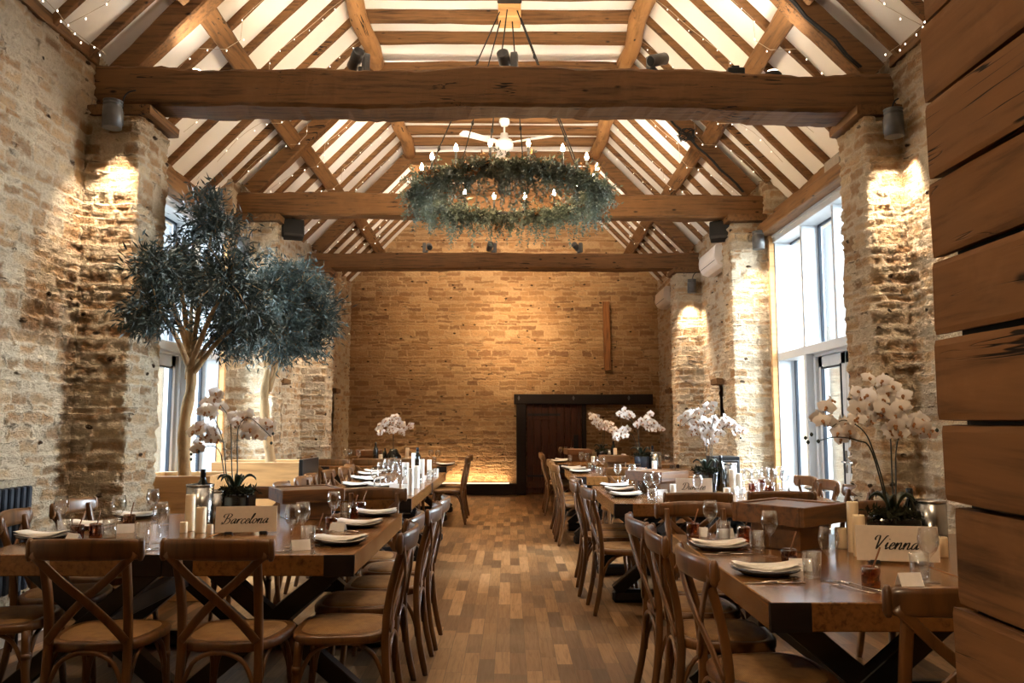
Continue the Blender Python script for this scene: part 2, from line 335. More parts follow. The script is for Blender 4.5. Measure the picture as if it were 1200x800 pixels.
def empty(name, loc, rz, label, catg, group=None):
    o = bpy.data.objects.new(name, None); C.objects.link(o); o.location = loc; o.rotation_euler = (0, 0, rz); o.empty_display_size = 0.1
    return tag(o, label, catg, group)
def struct(o): o['kind'] = 'structure'; return o
def copy_tree(o, parent=None):
    c = o.copy(); C.objects.link(c)
    if parent is not None: c.parent = parent
    for ch in list(o.children): copy_tree(ch, c)
    return c
PROTO = {}
def put(kind, loc, rz, label, catg, group=None, scale=None):
    """first call moves the prototype itself, later calls copy it with its parts"""
    if kind not in PROTO: PROTO[kind] = [BUILD[kind](), False]
    p = PROTO[kind]; o = p[0] if not p[1] else copy_tree(p[0]); p[1] = True
    o.location = loc; o.rotation_euler = (0, 0, rz)
    if scale: o.scale = scale if isinstance(scale, tuple) else (scale,)*3
    tag(o, label, catg, group)
    if not group and 'group' in o: del o['group']
    return o
ORD = ['first', 'second', 'third', 'fourth', 'fifth', 'sixth', 'seventh', 'eighth', 'ninth', 'tenth', 'eleventh', 'twelfth', 'thirteenth', 'fourteenth', 'fifteenth', 'sixteenth', 'seventeenth', 'eighteenth', 'nineteenth', 'twentieth', 'twenty first', 'twenty second', 'twenty third', 'twenty fourth', 'twenty fifth', 'twenty sixth', 'twenty seventh', 'twenty eighth', 'twenty ninth', 'thirtieth']
R = random.Random(7)
rz_m = lambda a: Matrix.Rotation(a, 3, 'Z')

# ------------------------------------------------------------------ the room
XL, XR, XC = -3.10, 2.87, -0.105          # wall faces and roof axis
D1, D2, D3, YB = 5.97, 9.10, 12.25, 15.55 # tie beams and the back wall
EZ, CZ = 4.08, 5.60                       # eaves and flat ceiling
YN = -3.2                                 # wall behind the camera
def grid_path(mb, path, z0, z1, step, mi=0, holes=()):
    """upright sheet over a plan polyline, subdivided for displacement"""
    pts = []
    for a, b in zip(path[:-1], path[1:]):
        L = math.dist(a, b); k = max(1, round(L/step))
        pts += [(a[0]+(b[0]-a[0])*i/k, a[1]+(b[1]-a[1])*i/k) for i in range(k)]
    pts.append(path[-1]); nz = max(1, round((z1-z0)/step)); k = len(pts)
    V = [(x, y, z0+(z1-z0)*j/nz) for j in range(nz+1) for x, y in pts]
    F = [(j*k+i, j*k+i+1, (j+1)*k+i+1, (j+1)*k+i) for j in range(nz) for i in range(k-1)
         if not any(a0 < (pts[i][1]+pts[i+1][1])/2 < a1 and b0 < z0+(z1-z0)*(j+0.5)/nz < b1 for a0, a1, b0, b1 in holes)]
    mb.add(V, F, mi, True)
WL0, WL1 = 6.35, 8.80      # left window bay
WR0, WR1 = 6.25, 8.86      # right window bay
# left wall (normals point into the room: walk from back to front)
mb = MB()
grid_path(mb, [(XL-0.32, WL1), (XL, WL1), (XL, YB+0.1)][::-1], 0, EZ, 0.026, 0, ((10.83, 10.99, 1.2, 1.87), (14.07, 14.23, 1.2, 1.87)))
grid_path(mb, [(XL, 4.2), (XL, WL0), (XL-0.32, WL0)][::-1], 0, EZ, 0.018)
grid_path(mb, [(XL-0.03, 5.75), (-2.71, 5.75), (-2.71, 6.22), (XL-0.03, 6.22)][::-1], 0, 3.58, 0.017)
grid_path(mb, [(XL-0.03, 8.92), (-2.62, 8.92), (-2.62, 9.26), (XL-0.03, 9.26)][::-1], 0, 3.58, 0.022)
grid_path(mb, [(XL-0.03, 12.0), (-2.74, 12.0), (-2.74, 12.45), (XL-0.03, 12.45)][::-1], 0, 3.58, 0.022)
o = struct(mb.build('wall_left', 'stone'))
mb = MB()
grid_path(mb, [(XR+0.32, WR1), (XR, WR1), (XR, YB+0.1)], 0, EZ, 0.026, 0, ((10.92, 11.08, 1.2, 1.87), (14.22, 14.38, 1.2, 1.87)))
grid_path(mb, [(XR, 4.2), (XR, WR0), (XR+0.32, WR0)], 0, EZ, 0.018)
grid_path(mb, [(XR+0.03, 5.75), (2.60, 5.75), (2.60, 6.20), (XR+0.03, 6.20)], 0, 3.58, 0.017)
grid_path(mb, [(XR+0.03, 8.92), (2.48, 8.92), (2.48, 9.28), (XR+0.03, 9.28)], 0, 3.58, 0.022)
grid_path(mb, [(XR+0.03, 12.0), (2.50, 12.0), (2.50, 12.45), (XR+0.03, 12.45)], 0, 3.58, 0.022)
struct(mb.build('wall_right', 'stone'))
# near stretches of wall beside and behind the camera
mb = MB(); mb.b2((XL-0.3, YN, 0), (XL, 4.2, EZ)); mb.b2((XL-0.32, 4.2, 0), (XL-0.1, WL0, EZ)); mb.b2((XL-0.4, WL1, 0), (XL-0.15, YB+0.3, EZ))
mb.b2((XR+0.1, 4.2, 0), (XR+0.32, WR0, EZ)); mb.b2((XR+0.15, WR1, 0), (XR+0.4, YB+0.3, EZ))
mb.b2((XR, YN, 0), (XR+0.3, 4.2, EZ)); mb.b2((XL-0.3, YN-0.3, 0), (XR+0.3, YN, 6.2)); struct(mb.build('wall_near', 'stone_plain'))
# solid cores and tops of the piers
mb = MB()
for a, b in (((XL-0.05, 5.79, 0), (-2.75, 6.18, 3.56)), ((XL-0.05, 8.96, 0), (-2.66, 9.22, 3.56)), ((XL-0.05, 12.04, 0), (-2.78, 12.41, 3.56)),
             ((2.64, 5.79, 0), (XR+0.05, 6.16, 3.56)), ((2.52, 8.96, 0), (XR+0.05, 9.24, 3.56)), ((2.54, 12.04, 0), (XR+0.05, 12.41, 3.56))): mb.b2(a, b)
struct(mb.build('wall_pier_cores', 'stone_plain'))
# back wall with its gable, stepped into the roof line
mb = MB(); st = 0.03; nx = int((XR-XL+0.2)/st)+1; nz = int(6.0/st)
V = [(XL-0.1+i*st, YB, j*st) for j in range(nz+1) for i in range(nx+1)]
F = [(j*(nx+1)+i, j*(nx+1)+i+1, (j+1)*(nx+1)+i+1, (j+1)*(nx+1)+i) for j in range(nz) for i in range(nx)]
mb.add(V, F); struct(mb.build('wall_back', 'stone_back'))
mb = MB(); mb.b2((XL-0.3, YB+0.06, 0), (XR+0.3, YB+0.3, 6.2)); struct(mb.build('wall_back_core', 'stone_plain'))
# floor
mb = MB(); mb.b2((XL-0.4, YN-0.3, -0.1), (XR+0.4, YB+0.3, 0)); struct(mb.build('floor', 'floor'))
# plaster: two slopes and the flat ceiling
SL = Vector((1.475, 0, CZ-EZ)); SLn = SL.normalized()
mb = MB()
for sx in (-1, 1):
    a = (XC+sx*3.45, EZ-0.18-0.30*(CZ-EZ)/1.475); b = (XC+sx*1.5, CZ); n_ = 0.12
    q = [(a[0], a[1]), (b[0], b[1]), (b[0], b[1]+n_*1.5), (a[0], a[1]+n_*1.5)]
    V = [(x, y, z) for y in (YN-0.2, YB+0.2) for x, z in q]
    mb.add(V, [(0, 1, 5, 4), (1, 2, 6, 5), (2, 3, 7, 6), (3, 0, 4, 7), (0, 3, 2, 1), (4, 5, 6, 7)], 0, False)
mb.b2((XC-1.5, YN-0.2, CZ), (XC+1.5, YB+0.2, CZ+0.15))
struct(mb.build('ceiling', 'plaster'))

def timber(name, p0, p1, w_, h, mat, wob=0.01, seed=0, seg=24, up=(0, 0, 1), taper=0.0, bow=0.0):
    """hewn timber with chamfered, wandering section; origin at its middle, local X along its length unless it lies along Y"""
    p0, p1 = Vector(p0), Vector(p1); mid = (p0+p1)/2; t = (p1-p0).normalized(); L = (p1-p0).length
    side = t.cross(Vector(up)).normalized(); upv = side.cross(t); r = np.random.RandomState(seed); ch = 0.16
    V = []; F = []; ph = r.rand(8, 3)*6.28
    prof = [(-1, -1+ch), (-1+ch, -1), (1-ch, -1), (1, -1+ch), (1, 1-ch), (1-ch, 1), (-1+ch, 1), (-1, 1-ch)]
    for i in range(seg+1):
        s = i/seg; x = (s-0.5)*L
        for j, (a, b) in enumerate(prof):
            jj = j//2
            d1 = wob*(math.sin(x*1.7+ph[jj, 0])+0.6*math.sin(x*4.3+ph[jj, 1])+0.3*math.sin(x*11+ph[j, 2])+0.22*r.normal())
            k = 1+taper*(s-0.5)
            V.append(mid*0 + t*x + side*(a*w_/2*k + d1*(1 if a > 0 else -1)*0.6) + upv*(b*h/2*k + d1*(1 if b > 0 else -1) + bow*math.sin(math.pi*s)))
    for i in range(seg):
        for j in range(8): F.append((i*8+j, i*8+(j+1) % 8, (i+1)*8+(j+1) % 8, (i+1)*8+j))
    F.append(tuple(reversed(range(8)))); F.append(tuple(seg*8+j for j in range(8)))
    mb = MB(); mb.add(V, F, 0, False); return mb.build(name, mat, None, mid)
# tie beams
o = timber('tie_beam', (XL+0.0, D1, 3.84), (XR+0.0, D1, 3.80), 0.30, 0.30, 'oak', 0.013, 3, 110, bow=0.02)
tag(o, 'thick rough hewn oak tie beam nearest the camera, carrying three grey spotlights', 'beam')
o = timber('tie_beam', (XL, D2, 3.82), (XR, D2, 3.78), 0.27, 0.255, 'oak', 0.009, 5, 100)
tag(o, 'middle oak tie beam passing behind the hanging greenery ring', 'beam')
o = timber('tie_beam', (XL, D3, 3.80), (XR, D3, 3.79), 0.25, 0.245, 'oak', 0.007, 8, 90)
tag(o, 'farthest oak tie beam, just in front of the end gable wall', 'beam')
# timber pads on the piers
for x0, x1, y, s, n in ((XL, -2.62, 5.985, 'left', 'nearest'), (XL, -2.56, 9.09, 'left', 'middle'), (XL, -2.68, 12.22, 'left', 'farthest'), (2.52, XR, 5.975, 'right', 'nearest'), (2.42, XR, 9.1, 'right', 'middle'), (2.44, XR, 12.22, 'right', 'farthest')):
    o = timber('pad_stone_plank', ((x0+x1)/2, y-0.26, 3.625), ((x0+x1)/2, y+0.26, 3.625), abs(x1-x0)-0.02, 0.075, 'oak_y', 0.004, 3, 8)
    o.name = 'bearing_plank'; tag(o, f'oak bearing plank on top of the {n} {s} stone pier', 'plank')
# principal rafters, collars, purlins
def slope_pt(side, t, y, off):      # t metres up the slope from the eaves, off metres below the plaster
    s = -1 if side == 'left' else 1
    x = -2.975 + SLn.x*t + SLn.z*off; z = EZ + SLn.z*t - SLn.x*off
    return Vector((XC - s*x if s == 1 else XC + x, y, z))
LS = SL.length
def slope_up(side): return Vector((SLn.z*(1 if side == 'left' else -1), 0, -SLn.x))
trn = ['nearest', 'middle', 'farthest']
for i, y in enumerate((D1, D2, D3)):
    for side in ('left', 'right'):
        o = timber('principal_rafter', slope_pt(side, 0.0, y, 0.135), slope_pt(side, LS+0.02, y, 0.135), 0.17, 0.15, 'oak', 0.006, 20+i+(5 if side == 'left' else 0), 20, up=(0, 1, 0))
        tag(o, f'broad oak principal rafter rising from the {side} end of the {trn[i]} tie beam', 'rafter')
    o = timber('collar_beam', (XC-1.42, y, CZ-0.17), (XC+1.42, y, CZ-0.17), 0.16, 0.17, 'oak', 0.005, 40+i, 20)
    tag(o, f'oak collar beam under the flat ceiling above the {trn[i]} tie beam', 'beam')
bays = [(2.9, D1-0.11, 'nearest bay'), (D1+0.11, D2-0.11, 'greenery ring bay'), (D2+0.11, D3-0.11, 'third bay'), (D3+0.11, YB+0.05, 'last bay')]
for side in ('left', 'right'):
    for i, (a, b, nm) in enumerate(bays):
        o = timber('purlin', slope_pt(side, 0.80+0.03*(i % 2), a, 0.11), slope_pt(side, 0.80-0.04*(i % 2), b, 0.11), 0.17, 0.09, 'oak_y', 0.008, 60+i+(9 if side == 'left' else 0), 24, up=slope_up(side))
        tag(o, f'flat oak purlin halfway up the {side} roof slope in the {nm}', 'purlin')
        mb = MB(); s = -1 if side == 'left' else 1; k = 14; r = np.random.RandomState(i+3*s+9)
        p = [(0.02*math.sin(j*1.1+i), -(b-a)/2+(b-a)*j/k, 0.015*math.sin(j*0.8+2*i)) for j in range(k+1)]
        mb.tube(p, [0.088+0.008*r.rand() for _ in p], 12)
        o = mb.build('log_purlin', 'log', None, (XC+s*1.43, (a+b)/2, CZ-0.14))
        tag(o, f'pale log purlin at the {side} edge of the flat ceiling, {nm}', 'purlin')
# common rafters and ceiling joists
ys = [3.35+0.47*i for i in range(26)]
ys = [y for y in ys]
for side in ('left', 'right'):
    cnt = 0
    proto = None
    for y in ys:
        if min(abs(y-d) for d in (D1, D2, D3)) < 0.2: y += 0.16 if y > min((D1, D2, D3), key=lambda d: abs(y-d)) else -0.17
        o = timber('common_rafter', slope_pt(side, -0.36 if WL0 < y < WL1 else -0.05, y, 0.029), slope_pt(side, LS, y+0.015, 0.029), 0.066, 0.056, 'oak', 0.004, int(y*37)+(3 if side == 'left' else 0), 16, up=(0, 1, 0))
        tag(o, f'slim oak rafter on the {side} roof slope, {ORD[cnt]} counting back from the camera', 'rafter', f'slim rafters on the {side} roof slope'); cnt += 1
cnt = 0
for i in range(18):
    y = 7.10+0.47*i
    if min(abs(y-d) for d in (D1, D2, D3)) < 0.14: continue
    o = timber('ceiling_joist', (XC-1.40, y, CZ-0.06), (XC+1.40, y, CZ-0.06), 0.085, 0.12, 'oak', 0.004, 200+i, 16)
    tag(o, f'oak joist across the flat white ceiling, {ORD[cnt]} counting back from the camera', 'joist', 'joists across the flat ceiling'); cnt += 1
# wall plates and window lintels
for side, x, w0, w1 in (('left', XL, WL0, WL1), ('right', XR, WR0, WR1)):
    s = -1 if side == 'left' else 1
    o = timber('wall_plate', (x+s*0.0, 3.0, EZ-0.045), (x+s*0.0, D1-0.15, EZ-0.045), 0.07, 0.09, 'oak_y', 0.008, 71, 24)
    tag(o, f'rough oak wall plate along the top of the {side} wall in the nearest bay', 'beam')
    o = timber('wall_plate', (x+s*0.14, w0-0.05, 3.635), (x+s*0.14, w1+0.05, 3.635), 0.16, 0.17, 'oak_y', 0.012, 73, 24)
    tag(o, f'rough oak wall plate above the tall {side} window', 'beam')
    o = timber('window_lintel', (x-s*0.035, w0-0.02, 3.475), (x-s*0.035, w1+0.04, 3.475), 0.15, 0.13, 'oak_y', 0.003, 75, 24)
    tag(o, f'planed oak lintel over the tall {side} window', 'beam')
    mb = MB(); mb.b2((x+s*0.23, w0-0.1, 3.38), (x+s*0.42, w1+0.1, EZ-0.1)); struct(mb.build('wall_left_infill' if s < 0 else 'wall_right_infill', 'stone_plain'))

# ------------------------------------------------------------------ windows
def window(name, s, x, w0, w1, muls, door, H=3.41, zt=2.02):
    """x: room-side plane of the frame, glass sits 0.2 m outwards"""
    def bx(mb, a, b, bev=0.004): mb.b2(a, b, bev)
    fr = MB(); xo = x+s*0.20
    bx(fr, (x, w0, 0), (xo+s*0.04, w0+0.06, H)); bx(fr, (x, w1-0.06, 0), (xo+s*0.04, w1, H)); bx(fr, (x-s*0.02, w0, H-0.085), (xo+s*0.04, w1, H))
    bx(fr, (x-s*0.03, w0, H-0.03), (x, w1, H+0.03)); bx(fr, (x+s*0.01, w0, zt), (xo+s*0.04, w1, zt+0.085))
    o = struct(fr.build(name, 'frame'))
    o['label'] = f"tall white framed window in the {'left' if s < 0 else 'right'} wall"; o['category'] = 'window'
    for m in muls:
        mb = MB(); bx(mb, (x+s*0.005, m-0.022, zt+0.08), (xo+s*0.02, m+0.022, H-0.08)); mb.build('mullion', 'frame', o)
    for m in (muls[0],):
        mb = MB(); bx(mb, (x+s*0.005, m-0.03, 0), (xo+s*0.02, m+0.03, zt+0.01)); mb.build('mullion', 'frame', o)
    es = [w0]+sorted(muls)+[w1]
    for a, b in zip(es[:-1], es[1:]):
        mb = MB(); bx(mb, (xo-s*0.006, a+0.02, zt+0.08), (xo+s*0.006, b-0.02, H-0.08), 0); mb.build('glass_pane', 'pane', o)
        mb = MB()
        for q in (a+0.03, b-0.03): bx(mb, (xo-s*0.03, q-0.012, zt+0.07), (xo-s*0.004, q+0.012, H-0.08), 0)
        bx(mb, (xo-s*0.03, a+0.02, H-0.11), (xo-s*0.004, b-0.02, H-0.085), 0)
        mb.build('gasket', 'radiator', o)
    # lower lights and the glazed door leaves
    lows = [(w0+0.06, door[0]), (door[1], w1-0.06)]
    for a, b in lows:
        if b-a < 0.1: continue
        mb = MB(); bx(mb, (xo-s*0.006, a, 0.06), (xo+s*0.006, b, zt), 0); mb.build('glass_pane', 'pane', o)
        mb = MB()
        for q in (a+0.02, b-0.02): bx(mb, (xo-s*0.03, q-0.014, 0.06), (xo-s*0.004, q+0.014, zt), 0)
        mb.build('gasket', 'radiator', o)
    return o
def glazed_door(name, s, x, a, b, zt=2.02, side='left'):
    mb = MB(); x0, x1 = x+s*0.10, x+s*0.165
    def bx(p, q, bev=0.005): mb.b2(p, q, bev)
    bx((x0-s*0.03, a, 0), (x1+s*0.03, a+0.05, zt)); bx((x0-s*0.03, b-0.05, 0), (x1+s*0.03, b, zt))
    bx((x0-s*0.03, a, zt-0.028), (x1+s*0.03, b, zt+0.01)); o = struct(mb.build(name, 'frame')); n = 2; L = (b-a-0.10)/n
    for i in range(n):
        p, q = a+0.05+i*L+0.003, a+0.05+(i+1)*L-0.003
        lf = MB(); lf.b2((x0, p, 0.02), (x1, p+0.10, zt-0.03), 0.006); lf.b2((x0, q-0.10, 0.02), (x1, q, zt-0.03), 0.006)
        lf.b2((x0, p, zt-0.14), (x1, q, zt-0.03), 0.006); lf.b2((x0, p, 0.02), (x1, q, 0.22), 0.006)
        f = lf.build('door_leaf', 'frame', o)
        g = MB(); xm = (x0+x1)/2; g.b2((xm-0.005, p+0.09, 0.21), (xm+0.005, q-0.09, zt-0.13)); g.build('glass_pane', 'pane', f)
        g = MB(); yy = (p+0.05) if i else (q-0.05)
        g.b2((x0-s*0.012, p+0.09, 0.21), (x0+s*0.02, p+0.105, zt-0.13)); g.b2((x0-s*0.012, q-0.105, 0.21), (x0+s*0.02, q-0.09, zt-0.13)); g.b2((x0-s*0.012, p+0.09, zt-0.155), (x0+s*0.02, q-0.09, zt-0.14)); g.build('gasket', 'radiator', f)
        h = MB(); h.tube([(x0-s*0.045, yy, 1.00), (x0-s*0.045, yy-0.10, 1.0)], 0.009); h.tube([(x0, yy, 1.0), (x0-s*0.045, yy, 1.0)], 0.009); h.b2((x0-s*0.008, yy-0.018, 0.9), (x0, yy+0.018, 1.1), 0.004); h.build('handle', 'steel', f)
    return o
window('window_1', -1, XL-0.05, WL0, WL1, [7.95, 7.15], (6.62, 7.98))
window('window_2', 1, XR+0.05, WR0, WR1, [8.02, 7.22, 6.55], (6.55, 7.98))
glazed_door('door_2', -1, XL-0.05, 6.64, 7.92)
glazed_door('door_3', 1, XR+0.05, 6.58, 7.98)
# timber edging where the frame meets the stone
for s, x, y in ((-1, XL, WL1), (1, XR, WR1)):
    mb = MB(); mb.b2((x-s*0.012, y-0.05, 0), (x+s*0.05, y+0.0, 3.42), 0.004); struct(mb.build('trim_1' if s < 0 else 'trim_2', 'lightoak'))

# ------------------------------------------------------------------ outside
mb = MB(); mb.b2((-30, -6, -0.3), (XL-0.42, 30, -0.1)); mb.b2((XR+0.42, -6, -0.3), (30, 30, -0.1)); struct(mb.build('ground_outside', 'gravel'))
mb = MB()
for k in range(17):
    z = 0.05+k*0.155; mb.box((-6.0, 15.5, z+0.07), (0.02, 6, 0.165), Matrix.Rotation(0.13, 3, 'Y'))
mb.b2((-6.25, 12.5, 0), (-6.05, 18.5, 2.7)); o = mb.build('weatherboarded_wall', 'outwall'); tag(o, 'pale weatherboarded outbuilding wall seen through the left window', 'outbuilding')
mb = MB(); mb.b2((6.3, 13, 0), (6.5, 23, 1.75)); o = mb.build('rendered_wall', 'outrender'); tag(o, 'pale rendered wall outside, behind the right glazed door', 'wall')
mb = MB()
for k in range(12):
    z = 1.75+k*0.125; mb.box((6.3, 18, z+0.055), (0.022, 10, 0.115), Matrix.Rotation(-0.16, 3, 'Y'))
mb.b2((6.33, 13, 1.75), (6.45, 23, 3.2)); o = mb.build('board_fence', 'outwall'); tag(o, 'white boarded screen above the pale wall outside the right window', 'fence')
for k, (yy, xx) in enumerate(((13.5, 9.0), (16.5, 9.5))):
    mb = MB(); rr = random.Random(40+k)
    def grow(p, d, L, r_, lv):
        q = p + d*L; mb.tube([p, (p+q)/2+Vector((rr.uniform(-1, 1), rr.uniform(-1, 1), 0))*L*0.05, q], [r_, r_*0.85, r_*0.7], 5)
        if lv < 5:
            for _ in range(3 if lv else 4):
                nd = (d + Vector((rr.uniform(-1, 1), rr.uniform(-1, 1), rr.uniform(-0.2, 0.7)))*0.7).normalized(); grow(q, nd, L*rr.uniform(0.62, 0.8), r_*0.62, lv+1)
    grow(Vector((0, 0, 0)), Vector((0, 0, 1)), 1.9, 0.10, 0)
    o = mb.build('bare_tree', 'bark', None, (xx, yy, -0.1)); tag(o, 'bare winter tree beyond the white boarded screen, ' + ('nearer one' if k == 0 else 'farther one'), 'tree')

# ------------------------------------------------------------------ back wall fittings
y = YB-0.03
lin = timber('door_lintel', (0.07, y-0.06, 1.79), (2.70, y-0.06, 1.79), 0.16, 0.19, 'darkwood', 0.003, 91, 20); tag(lin, 'long black stained lintel over the door in the end wall', 'beam')
for px in (608, 672, 737):
    p = at_y(px, 465, y-0.16); mb = MB(); mb.lathe([(0.022, 0), (0.022, 0.02), (0.010, 0.026)], 10, (0, 0, 0), 0, Matrix.Rotation(math.pi/2, 3, 'X')); mb.b2((-0.012, -0.03, -0.04), (0.012, 0.0, 0.04), 0.004)
    o = mb.build('hook', 'grey', lin); o.location = Vector((p.x, y-0.14, p.z-0.02)) - lin.location; o['label'] = 'small pale metal hook'
mb = MB(); mb.b2((0.115, y-0.14, 0), (0.30, y+0.02, 1.70), 0.01); mb.b2((1.36, y-0.10, 0), (1.44, y+0.02, 1.70), 0.01); d = struct(mb.build('door_1', 'darkwood'))
mb = MB(); rr = random.Random(3); xx = 0.315
while xx < 1.35:
    ww = min(rr.uniform(0.12, 0.17), 1.355-xx); mb.b2((xx, y-0.035, 0.03), (xx+ww-0.006, y+0.0, 1.70), 0.004); xx += ww
mb.b2((0.32, y-0.06, 0.12), (1.35, y-0.035, 0.26), 0.006); mb.b2((0.32, y-0.06, 1.40), (0.85, y-0.04, 1.45), 0.004); lf = mb.build('door_leaf', 'door', d)
mb = MB(); mb.b2((1.20, y-0.06, 0.85), (1.29, y-0.036, 1.12), 0.004); mb.tube([(1.25, y-0.06, 1.02), (1.25, y-0.10, 1.02), (1.17, y-0.10, 1.02)], 0.011); mb.build('latch', 'soot', lf)
for z in (0.35, 1.5):
    mb = MB(); mb.b2((0.33, y-0.048, z-0.02), (0.95, y-0.036, z+0.02), 0.003); mb.build('strap_hinge', 'soot', lf)
mb = MB(); mb.b2((XL, YB-0.13, 0), (0.115, YB+0.0, 0.205), 0.006); struct(mb.build('baseboard_back', 'darkwood'))
mb = MB(); mb.b2((1.44, YB-0.10, 0), (XR, YB+0.0, 0.12), 0.006); struct(mb.build('baseboard_back_right', 'darkwood'))
mb = MB(); mb.b2((-2.3, YB-0.11, 0.205), (-0.02, YB-0.07, 0.225), 0.003); o = mb.build('light_strip', 'led'); tag(o, 'glowing light strip lying on the black baseboard of the end wall', 'light')
o = timber('oak_post', (1.84, YB-0.10, 3.66), (1.86, YB-0.10, 2.34), 0.13, 0.11, 'oak_z', 0.004, 93, 12, up=(0, 1, 0)); tag(o, 'short oak post fixed upright on the end wall under the last tie beam', 'post')
# ventilation slits with little oak lintels
for n, (x, yy, s, nm) in enumerate(((XL, 10.9, -1, 'left wall behind the second olive tree'), (XL, 14.15, -1, 'left wall close to the end wall'), (XR, 11.0, 1, 'right wall behind the big white orchid'), (XR, 14.3, 1, 'right wall close to the end wall'))):
    o2 = timber('slit_lintel', (x-s*0.03, yy-0.17, 1.90), (x-s*0.03, yy+0.17, 1.90), 0.16, 0.08, 'oak_y', 0.005, 95+n, 6); tag(o2, f'small weathered oak lintel over the slit in the {nm}', 'lintel')

# ------------------------------------------------------------------ fittings: lamps, fan, air conditioning
BUILD = {}
def b_washer():
    r = empty('wall_downlight', (0, 0, 0), 0, '', '')
    mb = MB(); mb.lathe([(0.060, 0), (0.066, 0.0), (0.066, 0.15), (0.058, 0.155), (0.058, 0.165), (0.066, 0.17), (0.066, 0.175), (0.058, 0.18), (0.058, 0.188), (0.066, 0.193), (0.066, 0.20), (0.0, 0.205)], 24); mb.build('housing', 'grey', r)
    mb = MB(); mb.b2((-0.035, 0.05, 0.05), (0.035, 0.10, 0.16), 0.006); mb.build('bracket', 'grey', r)
    mb = MB(); mb.lathe([(0.0, 0.012), (0.058, 0.012), (0.06, 0.004)], 20); mb.build('lens', 'lens', r)
    mb = MB(); mb.tube(cat([(0.03, 0.08, 0.16), (0.035, 0.08, 0.25), (0.06, 0.09, 0.30), (0.10, 0.12, 0.33)], 5), 0.006, 6); mb.build('cable', 'soot', r)
    return r
BUILD['washer'] = b_washer
for px, py, yy, nm, e in ((131, 150, 5.60, 'high on the nearest left stone pier', 24), (1048, 160, 5.60, 'high on the nearest right stone pier', 24), (889, 292, 8.76, 'high on the middle right pier beside the tall window', 15),
                          (811, 343, 11.86, 'high on the farthest right pier under the air conditioner', 24), (371, 345, 11.86, 'high on the farthest left pier behind the olive trees', 24), (285, 300, 8.76, 'high on the middle left pier, hidden in the olive crown', 7)):
    p = at_y(px, py, yy); put('washer', p, 0, f'grey cylinder downlight {nm}', 'lamp', 'grey cylinder downlights on the piers')
    spot('downlight_beam', p + Vector((0, -0.02, -0.01)), p + Vector((0, 0.10, -1.2)), e, 78, 0.8, (1.0, 0.83, 0.64), 0.03)
def b_twin():
    r = empty('beam_spotlight', (0, 0, 0), 0, '', '')
    mb = MB(); mb.tube([(0, 0, 0), (0, 0, 0.06)], 0.022, 12); mb.lathe([(0.05, 0), (0.05, 0.012), (0.0, 0.014)], 16); mb.build('base', 'grey', r)
    mb = MB(); mb.box((0.038, 0, 0.10), (0.05, 0.055, 0.145), None, 0.004); mb.build('driver_box', 'grey', r)
    mb = MB(); Rm = Matrix.Rotation(math.radians(68), 3, 'X'); mb.lathe([(0.0, -0.09), (0.04, -0.09), (0.046, -0.085), (0.046, 0.075), (0.040, 0.08), (0.036, 0.06), (0.0, 0.055)], 20, (-0.04, 0, 0.12), 0, Rm); mb.build('head', 'grey', r)
    mb = MB(); mb.lathe([(0.0, -0.091), (0.033, -0.091), (0.036, -0.0905)], 16, (-0.04, 0, 0.12), 0, Rm); mb.build('grille', 'soot', r)
    return r
BUILD['twin'] = b_twin
for i, (px, py, yb, nm) in enumerate(((423, 79, D1-0.02, 'left of the three on the nearest tie beam'), (597, 77, D1-0.02, 'middle of the three on the nearest tie beam'), (767, 86, D1-0.02, 'right of the three on the nearest tie beam'),
                              (592, 228, D2, 'on the middle tie beam, seen through the greenery ring'),
                              (500, 296, D3, 'left of the three on the farthest tie beam'), (577, 296, D3, 'middle of the three on the farthest tie beam'), (678, 296, D3, 'right of the three on the farthest tie beam'))):
    p = at_y(px, py, yb); zt = {D1-0.02: 3.985, D2: 3.93, D3: 3.92}[yb]; p.z = zt - (0.012 if i == 2 else 0)
    put('twin', p, (0.5, -0.2, 2.2, 0.1, 3.3, 0.2, -0.6)[i], f'small grey twin spotlight, {nm}', 'lamp', 'grey spotlights on the tie beams')
# the spotlights' light: up to the ceiling, on to the end wall, down to the room; plus added lamps without fixtures
for x in (-1.1, 0.0, 1.1):
    spot('ceiling_wash_spot', (x, D1, 4.12), (x*1.25, D1+1.6, 5.6), 55, 120, 0.9, WARMW, 0.05)
    spot('ceiling_wash_spot', (x, D2, 4.08), (x*1.25, D2+1.5, 5.6), 45, 120, 0.9, WARMW, 0.05)
    spot('gable_spot', (x*0.9, D3+0.05, 4.08), (x*0.9, YB, 3.5), 60, 75, 0.9, WARM, 0.05)
    spot('gable_spot', (x*0.9, D3+0.05, 4.08), (x*1.2, D3+1.6, 5.6), 34, 120, 0.9, WARMW, 0.05)
spot('gable_spot', (0.1, D3+0.12, 3.98), (0.12, YB, 3.0), 130, 42, 1.0, WARM, 0.05)
for x in (-1.8, 0.0, 1.8):
    spot('room_fill_spot', (x, D3-0.15, 3.62), (x, D3-1.0, 0), 50, 95, 0.9, WARM, 0.06)
    spot('room_fill_spot', (x, D2-0.15, 3.62), (x, D2-1.2, 0), 40, 95, 0.9, WARM, 0.06)
    spot('room_fill_spot', (x, 2.7, 3.62), (x, 3.6, 0), 12, 100, 0.9, WARM, 0.06)  # added warm fill overhead, out of view, with no fixture
    spot('ceiling_wash_spot', (x*0.7, 2.7, 4.12), (x, 3.9, 5.6), 42, 120, 0.9, WARMW, 0.05)  # added lamps brightening the near ceiling, source unseen
spot('room_fill_spot', (-1.3, -1.2, 3.3), (0.93, 1.3, 1.5), 55, 50, 0.9, WARM, 0.08)  # added spot behind the camera to light the plank partition
